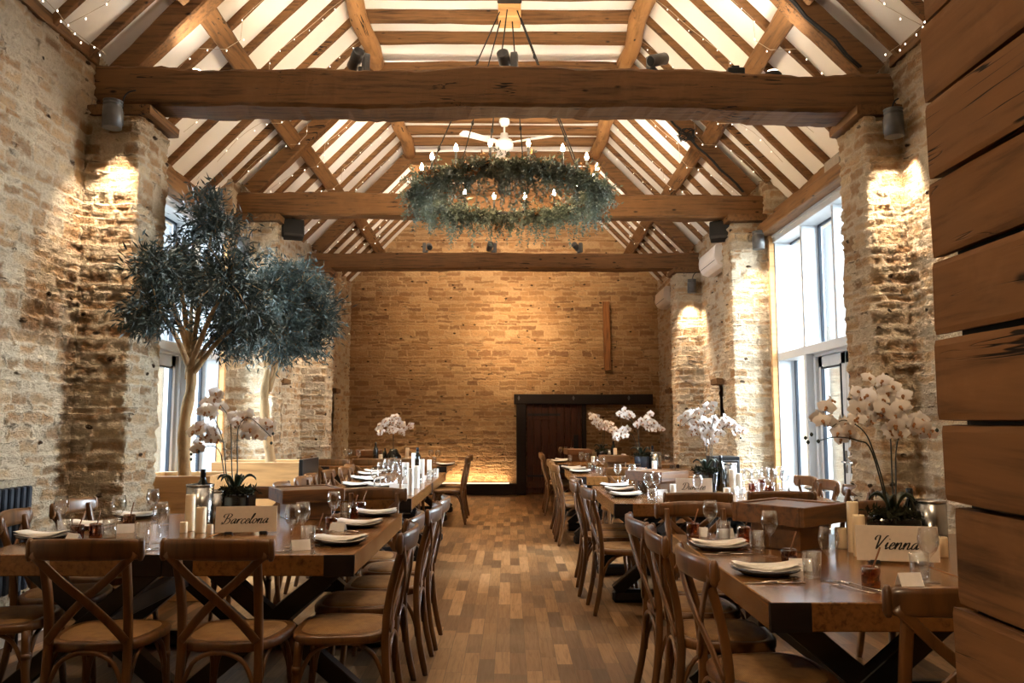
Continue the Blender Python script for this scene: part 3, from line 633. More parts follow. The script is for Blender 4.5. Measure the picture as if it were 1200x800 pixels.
for k in range(4):
    l = bpy.data.lights.new('light_strip_glow', 'AREA'); l.shape = 'RECTANGLE'; l.size = 0.55; l.size_y = 0.03; l.energy = 1.1; l.color = WARM
    o = bpy.data.objects.new('light_strip_glow', l); C.objects.link(o); o.location = (-2.05+k*0.58, YB-0.10, 0.235); o.rotation_euler = (math.pi-0.25, 0, 0)
def b_dome():
    r = empty('beam_uplight', (0, 0, 0), 0, '', '')
    mb = MB(); mb.lathe([(0.07, 0), (0.075, 0.02), (0.07, 0.05), (0.05, 0.07)], 20); mb.build('base', 'soot', r); mb = MB(); mb.lathe([(0.055, 0.05), (0.04, 0.078), (0.0, 0.088)], 16); mb.build('lens', 'lens', r); return r
BUILD['dome'] = b_dome
for px, py, nm in ((986, 92, 'right'), (224, 91, 'left')):
    pass
for px, nm in ((985, 'x'),):
    pass
for X_, nm in ((2.02, 'right end of the nearest tie beam'), (-2.42, 'left end of the nearest tie beam')):
    put('dome', (X_, D1+0.04, 3.965), 0, f'small domed uplight on the {nm}', 'lamp', 'domed uplights on the tie beam')
    spot('eaves_uplight', (X_, D1+0.04, 4.09), (X_*0.9, D1+0.3, 5.6), 7, 130, 0.9, WARMW, 0.05)
mb = MB(); mb.box((0, 0, 0.045), (0.13, 0.10, 0.09), None, 0.008); mb.box((0.0, 0, 0.10), (0.06, 0.05, 0.03), None, 0.004)
o = mb.build('control_box', 'soot', None, (1.72, D1, 3.95)); tag(o, 'small black control box on the nearest tie beam towards the right', 'box')
# loudspeakers under the middle tie beam
def b_spk():
    r = empty('loudspeaker', (0, 0, 0), 0, '', '')
    mb = MB(); mb.box((0, 0, -0.10), (0.24, 0.17, 0.20), Matrix.Rotation(-0.25, 3, 'X'), 0.015, 0, 2); mb.build('cabinet', 'soot', r)
    mb = MB(); mb.box((0, -0.085, -0.115), (0.21, 0.012, 0.17), Matrix.Rotation(-0.25, 3, 'X'), 0.004); mb.build('grille', 'black', r)
    mb = MB(); mb.b2((-0.02, -0.03, -0.02), (0.02, 0.03, 0.035), 0.004); mb.build('bracket', 'soot', r); return r
BUILD['spk'] = b_spk
put('spk', (at_y(348, 258, 9.3).x, 9.14, 3.652), 0.35, 'black loudspeaker hanging under the left end of the middle tie beam', 'loudspeaker', 'black loudspeakers')
put('spk', (at_y(840, 262, 9.3).x, 9.14, 3.632), -0.35, 'black loudspeaker hanging under the right end of the middle tie beam', 'loudspeaker', 'black loudspeakers')
# camera dome on the left wall at the far end
p = at_y(411, 355, 15.0); r = empty('security_camera', (XL+0.02, 14.95, p.z), 0, 'small white security camera high on the left wall in the far corner', 'camera')
mb = MB(); mb.b2((-0.02, -0.05, -0.05), (0.02, 0.05, 0.05), 0.006); mb.build('bracket', 'white', r)
mb = MB(); mb.tube([(0.02, 0, 0), (0.09, -0.02, 0.0)], 0.015, 8); mb.tube([(0.06, 0.02, -0.02), (0.12, -0.20, -0.05)], [0.035, 0.04], 14); mb.build('body', 'white', r)
# air conditioners
def b_ac():
    r = empty('air_conditioner', (0, 0, 0), 0, '', '')
    L = 0.84; prof = [(0, 0), (0.0, 0.29), (0.17, 0.29), (0.205, 0.25), (0.215, 0.12), (0.17, 0.03), (0.10, 0.0)]; k = len(prof); mb = MB()
    V = [(-x, y_, z) for y_ in (-L/2, L/2) for x, z in prof]; F = [(i, (i+1) % k, k+(i+1) % k, k+i) for i in range(k)] + [tuple(reversed(range(k))), tuple(range(k, 2*k))]
    mb.add(V, F, 0, False); b = mb.build('casing', 'acwhite', r); bv = b.modifiers.new('bevel', 'BEVEL'); bv.width = 0.012; bv.segments = 3
    mb = MB(); mb.box((-0.175, 0, 0.055), (0.012, L*0.86, 0.035), Matrix.Rotation(-0.5, 3, 'Y'), 0.003); mb.build('outlet_flap', 'acwhite', r)
    mb = MB(); mb.box((-0.197, 0, 0.083), (0.004, L*0.9, 0.006), None); mb.build('outlet_slot', 'soot', r)
    return r
BUILD['ac'] = b_ac
put('ac', (XR-0.07, 10.55, 3.33), 0, 'white wall air conditioner on the right wall between the middle and farthest tie beams', 'air conditioner', 'wall air conditioners')
put('ac', (XR-0.07, 13.95, 3.36), 0, 'white wall air conditioner on the right wall in the last bay by the end wall', 'air conditioner', 'wall air conditioners')
# things on the wall plate over the right window
p = at_y(984, 221, 7.2); mb = MB(); mb.b2((-0.03, -0.17, -0.06), (0.03, 0.17, 0.07), 0.006); o = mb.build('junction_box', 'dust', None, (XR+0.03, 7.05, 3.64)); tag(o, 'dusty grey junction box on the wall plate above the right window', 'junction box')
mb = MB(); mb.lathe([(0.0, 0.03), (0.085, 0.028), (0.10, 0.01), (0.10, 0.0)], 24, (0, 0, 0), 0, Matrix.Rotation(-math.pi/2, 3, 'Y')); o = mb.build('wall_disc', 'white', None, (XR+0.05, 6.52, 3.66)); tag(o, 'round white disc on the wall plate above the right window', 'sensor')
mb = MB(); pp = [slope_pt('right', LS*0.98-i*0.14, D1-0.15+0.02*math.sin(i*2), 0.245) for i in range(15)]; mb.tube(pp, 0.012, 6); mb.tube([q+Vector((0.0, -0.03, -0.01)) for q in pp], 0.009, 6); o = mb.build('cable_run', 'soot'); tag(o, 'dark cables clipped along the right principal rafter of the nearest truss', 'cable')
mb = MB(); pp = [slope_pt('right', LS*0.60-i*0.12, D2-0.12+0.02*math.sin(i*2), 0.245) for i in range(11)]; mb.tube(pp, 0.014, 6); mb.tube([q+Vector((0.0, -0.03, -0.01)) for q in pp], 0.010, 6); o = mb.build('cable_run', 'soot'); tag(o, 'dark cables clipped along the right principal rafter of the middle truss', 'cable')
for nm, yy, t in (('nearest', D1-0.17, 1.02), ('middle', D2-0.15, 0.98)):
    mb = MB(); rr = random.Random(5); c0 = slope_pt('right', t, yy, 0.25)
    for k in range(7):
        mb.tube([c0+Vector((0.09*math.cos(a+k)+rr.uniform(-.02, .02), 0.03*math.sin(3*a), 0.06*math.sin(a)+rr.uniform(-.02, .02))) for a in [i*0.6 for i in range(12)]], 0.006, 5)
    o = mb.build('cable_coil', 'soot'); tag(o, f'tangled coil of dark cable where the right purlin meets the {nm} truss', 'cable')

# ceiling fan
p = at_y(591, 140, 10.75); fx, fy = p.x, 10.75
r = empty('ceiling_fan', (fx, fy, CZ-0.12), 0, 'white three bladed ceiling fan hanging behind the greenery ring', 'fan')
mb = MB(); mb.lathe([(0.0, 0.0), (0.07, -0.0), (0.075, -0.05), (0.05, -0.09), (0.0, -0.09)], 20); mb.build('canopy', 'white', r)
mb = MB(); mb.tube([(0, 0, -0.08), (0, 0, -0.25)], 0.014, 10); mb.build('rod', 'white', r)
mb = MB(); mb.lathe([(0.0, -0.19), (0.05, -0.20), (0.06, -0.28), (0.11, -0.30), (0.125, -0.35), (0.12, -0.41), (0.05, -0.44), (0.0, -0.44)], 24); mb.build('motor', 'white', r)
for a in (-0.42, -0.42+2.094, -0.42+4.189):
    mb = MB(); Rm = Matrix.Rotation(a, 3, 'Z') @ Matrix.Rotation(0.18, 3, 'X'); v = [(0.10, -0.04), (0.2, -0.06), (0.66, -0.07), (0.70, -0.04), (0.70, 0.05), (0.66, 0.07), (0.2, 0.05), (0.10, 0.03)]; k = len(v)
    mb.add([Rm @ Vector((x, y_, z)) + Vector((0, 0, -0.34)) for z in (0, 0.008) for x, y_ in v], [tuple(reversed(range(k))), tuple(range(k, 2*k))]+[(i, (i+1) % k, k+(i+1) % k, k+i) for i in range(k)], 0, False); mb.build('blade', 'white', r)

# ------------------------------------------------------------------ leaf masses
def leaves(mb, pts, dirs, ln, wd, rs, mi=0, droop=0.0):
    """one folded leaf (two faces meeting at the midrib) per point"""
    N = len(pts); pts = np.asarray(pts); d = np.asarray(dirs); d = d/np.linalg.norm(d, axis=1)[:, None]
    rnd = rs.normal(size=(N, 3)); s = np.cross(d, rnd); s /= np.linalg.norm(s, axis=1)[:, None]+1e-9; nrm = np.cross(s, d)
    L = ln*(0.65+0.7*rs.rand(N))[:, None]; W_ = wd*(0.65+0.7*rs.rand(N))[:, None]
    a = pts; b = pts+d*L*0.45+s*W_*0.5+nrm*W_*0.18; c = pts+d*L; e = pts+d*L*0.45-s*W_*0.5+nrm*W_*0.18
    V = np.stack([a, b, c, e], 1).reshape(-1, 3)
    mb.add(V.tolist(), [f for i in range(N) for f in ((4*i, 4*i+1, 4*i+2), (4*i, 4*i+2, 4*i+3))], mi, False)
# chandelier ring with garland
c = at_y(597, 300, 7.5); CX, CY, CH = c.x+0.0, 7.5, 3.52; RR = 0.83
r = empty('ring_chandelier', (CX, CY, CH), 0, 'large ring chandelier wrapped in a greenery garland with candle bulbs', 'chandelier')
mb = MB(); k = 48; mb.tube([(RR*math.cos(2*math.pi*i/k), RR*math.sin(2*math.pi*i/k), 0) for i in range(k+1)], 1, 8, False, 0, (0.012, 0.03), None); mb.build('ring', 'soot', r)
for i in range(16):
    a = 2*math.pi*(i+0.5)/16; x, y_ = RR*math.cos(a), RR*math.sin(a)
    mb = MB(); mb.lathe([(0.03, 0.0), (0.032, 0.012), (0.011, 0.014), (0.011, 0.14), (0.0, 0.141)], 10, (x, y_, 0.02)); cd = mb.build('candle_tube', 'soot', r)
    mb = MB(); mb.lathe([(0.008, 0), (0.017, 0.018), (0.016, 0.035), (0.007, 0.062), (0.0, 0.072)], 10, (x, y_, 0.16)); mb.build('bulb', 'bulb', cd)
    if i % 2 == 0: point('candle_glow', (CX+x, CY+y_, CH+0.27), 2.2, (1.0, 0.72, 0.42), 0.03)
TOPZ = CZ-0.30-CH
for i in range(6):
    a = 2*math.pi*i/6+0.3; x, y_ = RR*math.cos(a), RR*math.sin(a); mb = MB(); t0 = Vector((0.10*math.cos(a), 0.06*math.sin(a), TOPZ)); t1 = Vector((x, y_, 0.0))
    mb.tube([t0, t1], 0.006, 6)
    for f in (0.3, 0.55, 0.8):
        q = t0.lerp(t1, f); mb.lathe([(0.0, -0.03), (0.014, -0.012), (0.014, 0.012), (0.0, 0.03)], 6, q)
    mb.build('suspension_cord', 'rope', r)
rs = np.random.RandomState(11); mb = MB()
N = 3800; a = rs.rand(N)*2*math.pi; ph = rs.rand(N)*2*math.pi; q = 0.075*(rs.rand(N)**0.5)
P = np.stack([(RR+q*np.cos(ph))*np.cos(a), (RR+q*np.cos(ph))*np.sin(a), -0.03+q*np.sin(ph)], 1)
leaves(mb, P, rs.normal(size=(N, 3)), 0.05, 0.024, rs, 0)
def sprig(a0, d0, L, ln, wd, mi, droop):
    p = Vector(((RR+rs.normal()*0.03)*math.cos(a0), (RR+rs.normal()*0.03)*math.sin(a0), -0.03+rs.normal()*0.03)); d_ = Vector(d0).normalized(); k = int(L/0.0105); pp, dd = [], []
    for j in range(k):
        d_ = (d_ + Vector((rs.normal()*0.10, rs.normal()*0.10, -droop+rs.normal()*0.08))).normalized(); p = p + d_*0.0105
        s_ = d_.cross(Vector((rs.normal(), rs.normal(), rs.normal()))).normalized(); pp.append(p[:]); dd.append((d_*0.5+s_*(1 if j % 2 else -1)*0.8)[:])
    leaves(mb, pp, dd, ln, wd, rs, mi)
for i in range(900):
    a0 = rs.rand()*2*math.pi; rad_ = Vector((math.cos(a0), math.sin(a0), 0)); tan_ = Vector((-math.sin(a0), math.cos(a0), 0)); t_ = rs.rand()
    d0 = rad_*rs.normal()*0.9 + tan_*rs.choice([-1, 1])*rs.uniform(0.3, 1.2) + Vector((0, 0, rs.uniform(-0.9, 0.8)))
    if t_ < 0.07: sprig(a0, d0+Vector((0, 0, 0.5)), rs.uniform(0.12, 0.22), 0.042, 0.024, 1, 0.0)
    elif t_ < 0.22: sprig(a0, rad_*rs.normal()*0.5+Vector((0, 0, -1)), rs.uniform(0.20, 0.36), 0.034, 0.018, 0, 0.08)
    else: sprig(a0, d0, rs.uniform(0.13, 0.27), 0.040, 0.019, 0, 0.03)
mb.build('garland', ['leaf2', 'dryleaf'], r)['kind'] = 'stuff'
mb = MB(); mb.box((0, 0, 0.02), (0.22, 0.24, 0.22), None, 0.01); mb.box((0, -0.125, 0.08), (0.2, 0.012, 0.1), None)
o = mb.build('mounting_block', 'lightoak', None, (CX, CY+0.1, CZ-0.26)); tag(o, 'oak mounting block on the ceiling from which the ring chandelier hangs', 'block')
mb = MB(); mb.box((0, 0, 0), (0.235, 0.19, 0.12), None, 0.008); mb.box((0, 0, 0.11), (0.16, 0.14, 0.12), None, 0.0); o = mb.build('junction_box', 'soot', None, (CX, CY-0.13, CZ-0.17)); tag(o, 'black junction box beside the oak block above the ring chandelier', 'box')

# fairy lights along the roof slopes and the eaves
def fairy(pts, label, gap=0.13, seed=0):
    rr = random.Random(seed); mb = MB(); mb.tube(pts, 0.0022, 4); o = mb.build('fairy_light_string', 'wire'); tag(o, label, 'fairy lights', 'fairy light strings'); b = MB(); acc = 0
    for p, q in zip(pts[:-1], pts[1:]):
        L = (q-p).length; acc += L
        while acc > gap:
            acc -= gap; c_ = p.lerp(q, 1-acc/L) + Vector((rr.uniform(-.02, .02), rr.uniform(-.02, .02), -rr.uniform(0.01, 0.03))); b.lathe([(0.0, -0.009), (0.0042, -0.003), (0.003, 0.005), (0.0, 0.007)], 5, c_)
    b.build('bulbs', 'fairy', o)['kind'] = 'stuff'
k = 0
for side in ('left', 'right'):
    n = 0
    for y0 in (4.6, 5.3, 6.45, 7.25, 8.1, 8.75, 9.6, 10.6, 11.5, 12.8, 13.8):
        pts = []
        for i in range(15):
            t = LS*i/14; off = 0.075 + (0.135 if 0.66 < t < 0.96 else 0)+0.015*math.sin(i*1.3+y0)
            pts.append(slope_pt(side, t, y0+0.32*i/14+0.02*math.sin(i+y0), off))
        fairy(pts, f'string of fairy lights up the {side} roof slope, {ORD[n]} from the camera', 0.17, k); k += 1; n += 1
    pts = [slope_pt(side, 0.03+0.02*math.sin(i*1.7), 3.2+0.21*i, 0.10+0.03*math.sin(i*2.3)) for i in range(13)]
    fairy(pts, f'string of fairy lights drooping along the top of the {side} wall in the nearest bay', 0.11, k); k += 1
# black cable near beam ends
# radiator on the left wall
r = empty('radiator', (XL+0.09, 4.74, 0), 0, 'tall ribbed dark grey radiator on the left wall beside the front table', 'radiator')
for i in range(13):
    mb = MB(); mb.b2((-0.025, -0.39+i*0.062, 0.33), (0.03, -0.39+i*0.062+0.042, 0.96), 0.008); mb.build('column', 'radiator', r)
mb = MB(); mb.b2((-0.018, -0.39, 0.36), (0.012, 0.40, 0.40), 0.005); mb.b2((-0.018, -0.39, 0.89), (0.012, 0.40, 0.93), 0.005); mb.b2((-0.08, -0.3, 0.5), (-0.02, -0.25, 0.53)); mb.b2((-0.08, 0.3, 0.5), (-0.02, 0.35, 0.53)); mb.tube([(0, 0.36, 0.36), (0, 0.36, 0.0)], 0.01, 8); mb.tube([(0, -0.36, 0.36), (0, -0.36, 0.0)], 0.01, 8); mb.build('header_pipe', 'radiator', r)
mb = MB(); mb.b2((XL-0.0, 3.0, 0), (XL+0.05, 5.7, 0.14), 0.005); struct(mb.build('baseboard_left', 'white'))

# plank partition at the right edge, close to the camera
PX = 0.925; r = empty('plank_partition', (PX+0.05, 0.9, 0), 0, 'partition of rough horizontal planks at the right edge, closest to the camera', 'partition')
rr = random.Random(12); z = 0.02; k = 0
while z < 2.75:
    h = rr.uniform(0.175, 0.215); e = 1.80+rr.uniform(-0.02, 0.02)
    o = timber('plank', (0, -1.1, z+h/2), (0, e-0.9, z+h/2), 0.032, h-0.012, 'plank', 0.0022, 300+k, 14); o.parent = r; o.location = (rr.uniform(-0.006, 0.006), o.location.y, o.location.z); z += h; k += 1
mb = MB(); mb.b2((0.020, -1.1, 0), (0.032, 0.872, z-0.02)); mb.build('gap_shade_board', 'soot', r)  # black sheet added to put shade into the gaps between planks
for yy in (0.78, -0.9):
    mb = MB(); mb.b2((0.033, yy-0.04, 0), (0.10, yy+0.04, z), 0.004); mb.build('stud', 'oak_z', r)
# oak planters with olive trees under the left window
def planter(loc, sx, sy, h, rz_, label, blackend=False):
    r = empty('planter', loc, rz_, label, 'planter')
    mb = MB(); t = 0.03
    mb.b2((-sx/2, -sy/2, 0), (sx/2, -sy/2+t, h), 0.004); mb.b2((-sx/2, sy/2-t, 0), (sx/2, sy/2, h), 0.004); mb.b2((-sx/2, -sy/2+t, 0), (-sx/2+t, sy/2-t, h), 0.004); mb.b2((sx/2-t, -sy/2+t, 0), (sx/2, sy/2-t, h), 0.004); mb.build('box', 'lightoak', r)
    mb = MB(); mb.b2((-sx/2+t, -sy/2+t, h-0.16), (sx/2-t, sy/2-t, h-0.10)); mb.build('soil', 'moss', r)
    if blackend:
        mb = MB(); mb.b2((sx/2, -sy/2-0.01, 0), (sx/2+0.035, sy/2+0.01, h+0.025), 0.003); mb.build('end_panel', 'black', r)
    return r
planter((-2.62, 6.62, 0), 0.62, 0.60, 0.94, 0, 'light oak planter box around the nearer olive tree')
planter((-2.32, 7.75, 0), 0.80, 0.60, 0.99, 0.0, 'light oak planter box with black end panel around the farther olive tree', True)
def olive(loc, trunk, crown, seed, label, nleaf=9000):
    r = empty('olive_tree', loc, 0, label, 'tree'); rs = np.random.RandomState(seed); mb = MB()
    mb.tube(cat(trunk, 5), [0.052*(1-0.35*i/(len(cat(trunk, 5))-1))*(1+0.10*math.sin(i*1.9)) for i in range(len(cat(trunk, 5)))], 10)
    top = Vector(trunk[-1]); tips = []
    def clear(p):
        x, y, z = p[0]+loc[0], p[1]+loc[1], p[2]+loc[2]
        if 5.70 < y < 6.28 and x < -2.66: return False
        if 8.85 < y < 9.32 and x < -2.56: return False
        return x > (XL-0.12 if WL0+0.1 < y < WL1-0.1 else XL+0.06)
    cc = [(Vector(a), b) for a, b in crown]
    for a, b in cc:
        base = top - Vector((0, 0, rs.uniform(0.0, 0.28))); mid = base.lerp(a, 0.5)+Vector((0, 0, 0.05)); mb.tube(cat([base, mid, a], 5), [0.027, 0.025, 0.023, 0.021, 0.019, 0.018, 0.016, 0.015, 0.013, 0.011, 0.009], 7)
        for j in range(int(26*b/0.3)):
            d = Vector(rs.normal(size=3)); d.normalize(); q = a + d*b*rs.uniform(0.55, 1.05); d2 = (q-a)
            if not clear(q): continue
            mb.tube([a+d2*0.05, a+d2*0.55+Vector((0, 0, 0.03)), q], [0.007, 0.005, 0.003], 4); tips.append((a, q, b))
    mb.build('trunk', 'bark', r)
    P = []; D = []; per = max(1, nleaf//len(tips))
    for a, q, b in tips:
        d = (q-a)
        for j in range(per):
            s = rs.uniform(0.3, 1.22); p = a + d*s + Vector(rs.normal(size=3))*0.045
            if not clear(p): continue
            P.append(p[:]); D.append((d.normalized()*0.7 + Vector(rs.normal(size=3))*0.7 + Vector((0, 0, -0.15)))[:])
    lf = MB(); leaves(lf, P, D, 0.068, 0.014, rs); lf.build('foliage', 'leaf', r)['kind'] = 'stuff'
    return r
b1 = Vector((-2.55, 6.45, 0.78))
def rel(px, py, y, b): return tuple(at_y(px, py, y)-b)
olive(b1, [(0, 0, 0), rel(216, 500, 6.4, b1), rel(224, 450, 6.42, b1), rel(222, 405, 6.42, b1)],
      [(rel(184, 362, 5.55, b1), 0.20), (rel(205, 300, 6.2, b1), 0.27), (rel(250, 262, 6.4, b1), 0.26), (rel(225, 345, 6.6, b1), 0.30), (rel(268, 330, 6.1, b1), 0.30), (rel(290, 370, 6.4, b1), 0.26), (rel(262, 385, 6.6, b1), 0.22), (rel(183, 318, 5.62, b1), 0.17)], 3, 'olive tree with dark crown in front of the tall left window, the nearer of two', 15000)
b2 = Vector((-2.24, 7.75, 0.84))
olive(b2, [(0, 0, 0), rel(312, 500, 7.7, b2), rel(310, 460, 7.7, b2), rel(316, 428, 7.72, b2)],
      [(rel(310, 350, 7.5, b2), 0.33), (rel(350, 345, 7.7, b2), 0.33), (rel(372, 375, 7.6, b2), 0.24), (rel(330, 395, 7.5, b2), 0.30), (rel(300, 390, 7.8, b2), 0.28), (rel(335, 325, 7.9, b2), 0.26), (rel(362, 400, 7.8, b2), 0.22)], 5, 'olive tree beside the middle left pier, the farther of two', 15000)

# ------------------------------------------------------------------ chairs
def b_chair():
    r = empty('dining_chair', (0, 0, 0), 0, '', '')
    def outline(s, n=40):
        out = []
        for i in range(n):
            a = 2*math.pi*i/n; c_, s_ = math.cos(a), math.sin(a); e = 0.62; x = math.copysign(abs(c_)**e, c_)*0.212; y = math.copysign(abs(s_)**e, s_)*0.208
            x *= 1+0.14*(y/0.2)*0.5; out.append((x*s, y*s))
        return out
    mb = MB(); rings = [(1.0, 0.418), (1.02, 0.428), (1.02, 0.448), (0.985, 0.456), (0.86, 0.457), (0.84, 0.450)]; V = []; F = []; n = 40
    for s, z in rings: V += [(x, y, z) for x, y in outline(s)]
    for i in range(len(rings)-1):
        for j in range(n): F.append((i*n+j, i*n+(j+1) % n, (i+1)*n+(j+1) % n, (i+1)*n+j))
    F.append(tuple(reversed(range(n)))); mb.add(V, F); mb.build('seat_frame', 'chair', r)
    mb = MB(); V = []; F = []; rings = [(0.865, 0.452), (0.84, 0.459), (0.6, 0.466), (0.25, 0.468)]
    for s, z in rings: V += [(x, y, z) for x, y in outline(s)]
    for i in range(3):
        for j in range(n): F.append((i*n+j, i*n+(j+1) % n, (i+1)*n+(j+1) % n, (i+1)*n+j))
    F.append(tuple(range(3*n, 4*n))); mb.add(V, F); mb.build('seat', 'rattan', r)
    for s in (-1, 1):
        mb = MB(); mb.tube(cat([(s*0.188, 0.200, 0), (s*0.178, 0.178, 0.22), (s*0.172, 0.165, 0.425)], 4), [0.0135, 0.0145, 0.0155, 0.0165, 0.0172, 0.0178, 0.0182, 0.0185, 0.019], 10)
        mb.tube([(s*0.1755, 0.173, 0.30), (s*0.175, 0.172, 0.325)], [0.0215, 0.0215], 10); mb.build('front_leg', 'chair', r)
        mb = MB(); mb.tube(cat([(s*0.178, -0.255, 0), (s*0.166, -0.215, 0.20), (s*0.160, -0.198, 0.43), (s*0.160, -0.216, 0.62), (s*0.165, -0.262, 0.80), (s*0.165, -0.272, 0.85)], 5), [0.0135]+[0.0165]*24+[0.014], 10, True, 0, (1.0, 1.0)); mb.build('rear_leg', 'chair', r)
    # curved top rail
    mb = MB(); k = 20; V = []; F = []
    for i in range(k+1):
        t = i/k*2-1; x = t*0.228; y = -0.262-0.045*(1-t*t)+0.006*abs(t)**6; e = 1-max(0, abs(t)-0.93)/0.07*0.35; h = (0.041+0.004*(1-t*t))*e; zc = 0.838; cam_ = 0.006*(1-t*t)
        for a in range(10):
            an = 2*math.pi*(a+0.5)/10; ca, sa = math.cos(an), math.sin(an); V.append((x, y+math.copysign(abs(ca)**0.6, ca)*0.0135-0.10*(sa*h), zc+cam_+math.copysign(abs(sa)**0.6, sa)*h))
    for i in range(k):
        for j in range(10): F.append((i*10+j, i*10+(j+1) % 10, (i+1)*10+(j+1) % 10, (i+1)*10+j))
    F.append(tuple(reversed(range(10)))); F.append(tuple(range(k*10, k*10+10))); mb.add(V, F)
    for s in (-1, 1): mb.lathe([(0.0, -0.047), (0.008, -0.045), (0.015, -0.03), (0.015, 0.03), (0.008, 0.045), (0.0, 0.045)], 10, (s*0.222, -0.262, 0.838))
    mb.build('top_rail', 'chair', r)
    for s in (-1, 1):
        mb = MB(); mb.tube(cat([(s*0.205, -0.277, 0.825), (s*0.10, -0.270+s*0.004, 0.725), (0, -0.254+s*0.007, 0.64), (-s*0.085, -0.234+s*0.004, 0.555), (-s*0.158, -0.216, 0.465)], 5), 1, 8, True, 0, (0.0175, 0.0065), (1, 0, 1)if s < 0 else (1, 0, -1)); mb.build('cross_slat', 'chair', r)
    fl, fr_, bl, br = (-0.178, 0.178), (0.178, 0.178), (-0.165, -0.21), (0.165, -0.21)
    for a, b in ((fl, fr_), (bl, br), (fl, bl), (fr_, br)):
        q = lambda t, z: (a[0]+(b[0]-a[0])*t, a[1]+(b[1]-a[1])*t, z)
        mb = MB(); mb.tube(cat([q(0.02, 0.20), q(0.05, 0.28), q(0.17, 0.375), q(0.35, 0.412), q(0.5, 0.418), q(0.65, 0.412), q(0.83, 0.375), q(0.95, 0.28), q(0.98, 0.20)], 3), 0.0098, 8); mb.build('hoop_brace', 'chair', r)
    return r
BUILD['chair'] = b_chair
ADJ = {1: (-0.06, 0.0), 3: (-0.04, 0.04), 8: (-0.02, 0.1), 11: (0.0, -0.04), 13: (-0.04, -0.02), 15: (0.04, 0.0), 17: (0.0, -0.02), 21: (0.0, -0.12), 22: (0.0, 0.06), 24: (-0.04, 0.0), 26: (-0.06, -0.04), 30: (0.04, 0.0), 32: (0.0, -0.02), 33: (-0.04, 0.0)}
CI = [0]
def chair(X, y, face, label, group=None, jit=0.0):
    """seat centre at (X, y); face: 'away' from camera, 'camera', 'left', 'right'"""
    CI[0] += 1; dx, dy = ADJ.get(CI[0]-1, (0, 0)); X += dx; y += dy
    a = {'away': 0, 'camera': math.pi, 'left': math.pi/2, 'right': -math.pi/2}[face] + jit
    return put('chair', (X, y, 0), a, label, 'chair', group)

# ------------------------------------------------------------------ tables
TWD, TLN = 0.86, 1.66
def b_table():
    r = empty('dining_table', (0, 0, 0), 0, '', ''); w2, l2 = TWD/2-0.002, TLN/2-0.002
    mb = MB(); mb.b2((-w2, -l2, TOP-0.095), (w2, l2, TOP), 0.004); mb.build('tabletop', 'table', r)
    for sx in (-1, 1):
        for sy in (-1, 1):
            mb = MB(); mb.b2((sx*(w2+0.0015), sy*(l2+0.002), TOP-0.097), (sx*(w2-0.135), sy*(l2-0.02), TOP-0.001), 0.002); mb.build('corner_block', 'darkwood', r)
    for sy in (-1, 1):
        y = sy*(l2-0.28)
        for s in (-1, 1):
            mb = MB(); a = Vector((s*0.30, y, TOP-0.10)); b = Vector((-s*0.385, y, 0.09)); d = b-a; L = d.length; ang = math.atan2(d.x, -d.z)
            mb.box((a+b)/2, (0.085, 0.075+0.004*s, L+0.02), Matrix.Rotation(-ang, 3, 'Y'), 0.004); mb.build('leg', 'black', r)
        mb = MB(); mb.b2((-0.42, y-0.045, 0), (0.42, y+0.045, 0.095), 0.022); mb.build('foot', 'black', r)
        mb = MB(); mb.b2((-0.40, y-0.045, TOP-0.135), (0.40, y+0.045, TOP-0.095), 0.004); mb.build('top_bearer', 'black', r)
    mb = MB(); mb.b2((-0.04, -l2+0.28, 0.36), (0.04, l2-0.28, 0.45), 0.005); mb.build('stretcher', 'black', r); return r
BUILD['table'] = b_table
NMB, NMV, NMD = 'Barcelona', 'Vienna', 'Dundee'
def table(xr, y0, label, group=None, right=True):
    """xr: the aisle-side edge; y0: near end"""
    x = xr-TWD/2-0.001 if right else xr+TWD/2+0.001
    return put('table', (x, y0+TLN/2, 0), 0, label, 'table', group)
G = 'oak dining tables'
table(-0.70, 3.72, 'oak table with black crossed legs nearest the camera on the left of the aisle', G)
table(-1.565, 3.72, 'oak table pushed against the outer side of the nearest left aisle table', G)
table(-0.77, 6.42, 'narrow oak table behind the Barcelona sign, with tall white candles', G)
table(-0.765, 8.11, 'oak table end to end behind the table of tall white candles', G)
table(-0.86, 11.1, 'oak table before the end wall on the left of the aisle', G)
table(-1.73, 11.1, 'oak table before the end wall, touching the left wall side', G)
table(0.855, 2.74, 'oak table nearest the camera on the right of the aisle, left of the Vienna sign', G, False)
table(1.72, 2.74, 'oak table at the right under the Vienna sign', G, False)
table(0.76, 6.02, 'oak table on the right of the aisle holding the Dundee sign', G, False)
table(1.625, 6.02, 'oak table behind the Dundee sign row, on the tall window side', G, False)
table(0.70, 9.0, 'oak table on the right of the aisle with the blue pot orchid', G, False)
table(1.565, 9.0, 'oak table beside the middle right pier, joined to the blue pot table', G, False)
table(0.68, 11.65, 'oak table farthest on the right of the aisle, near the dark door', G, False)
table(1.545, 11.65, 'oak table farthest on the right against the wall side', G, False)

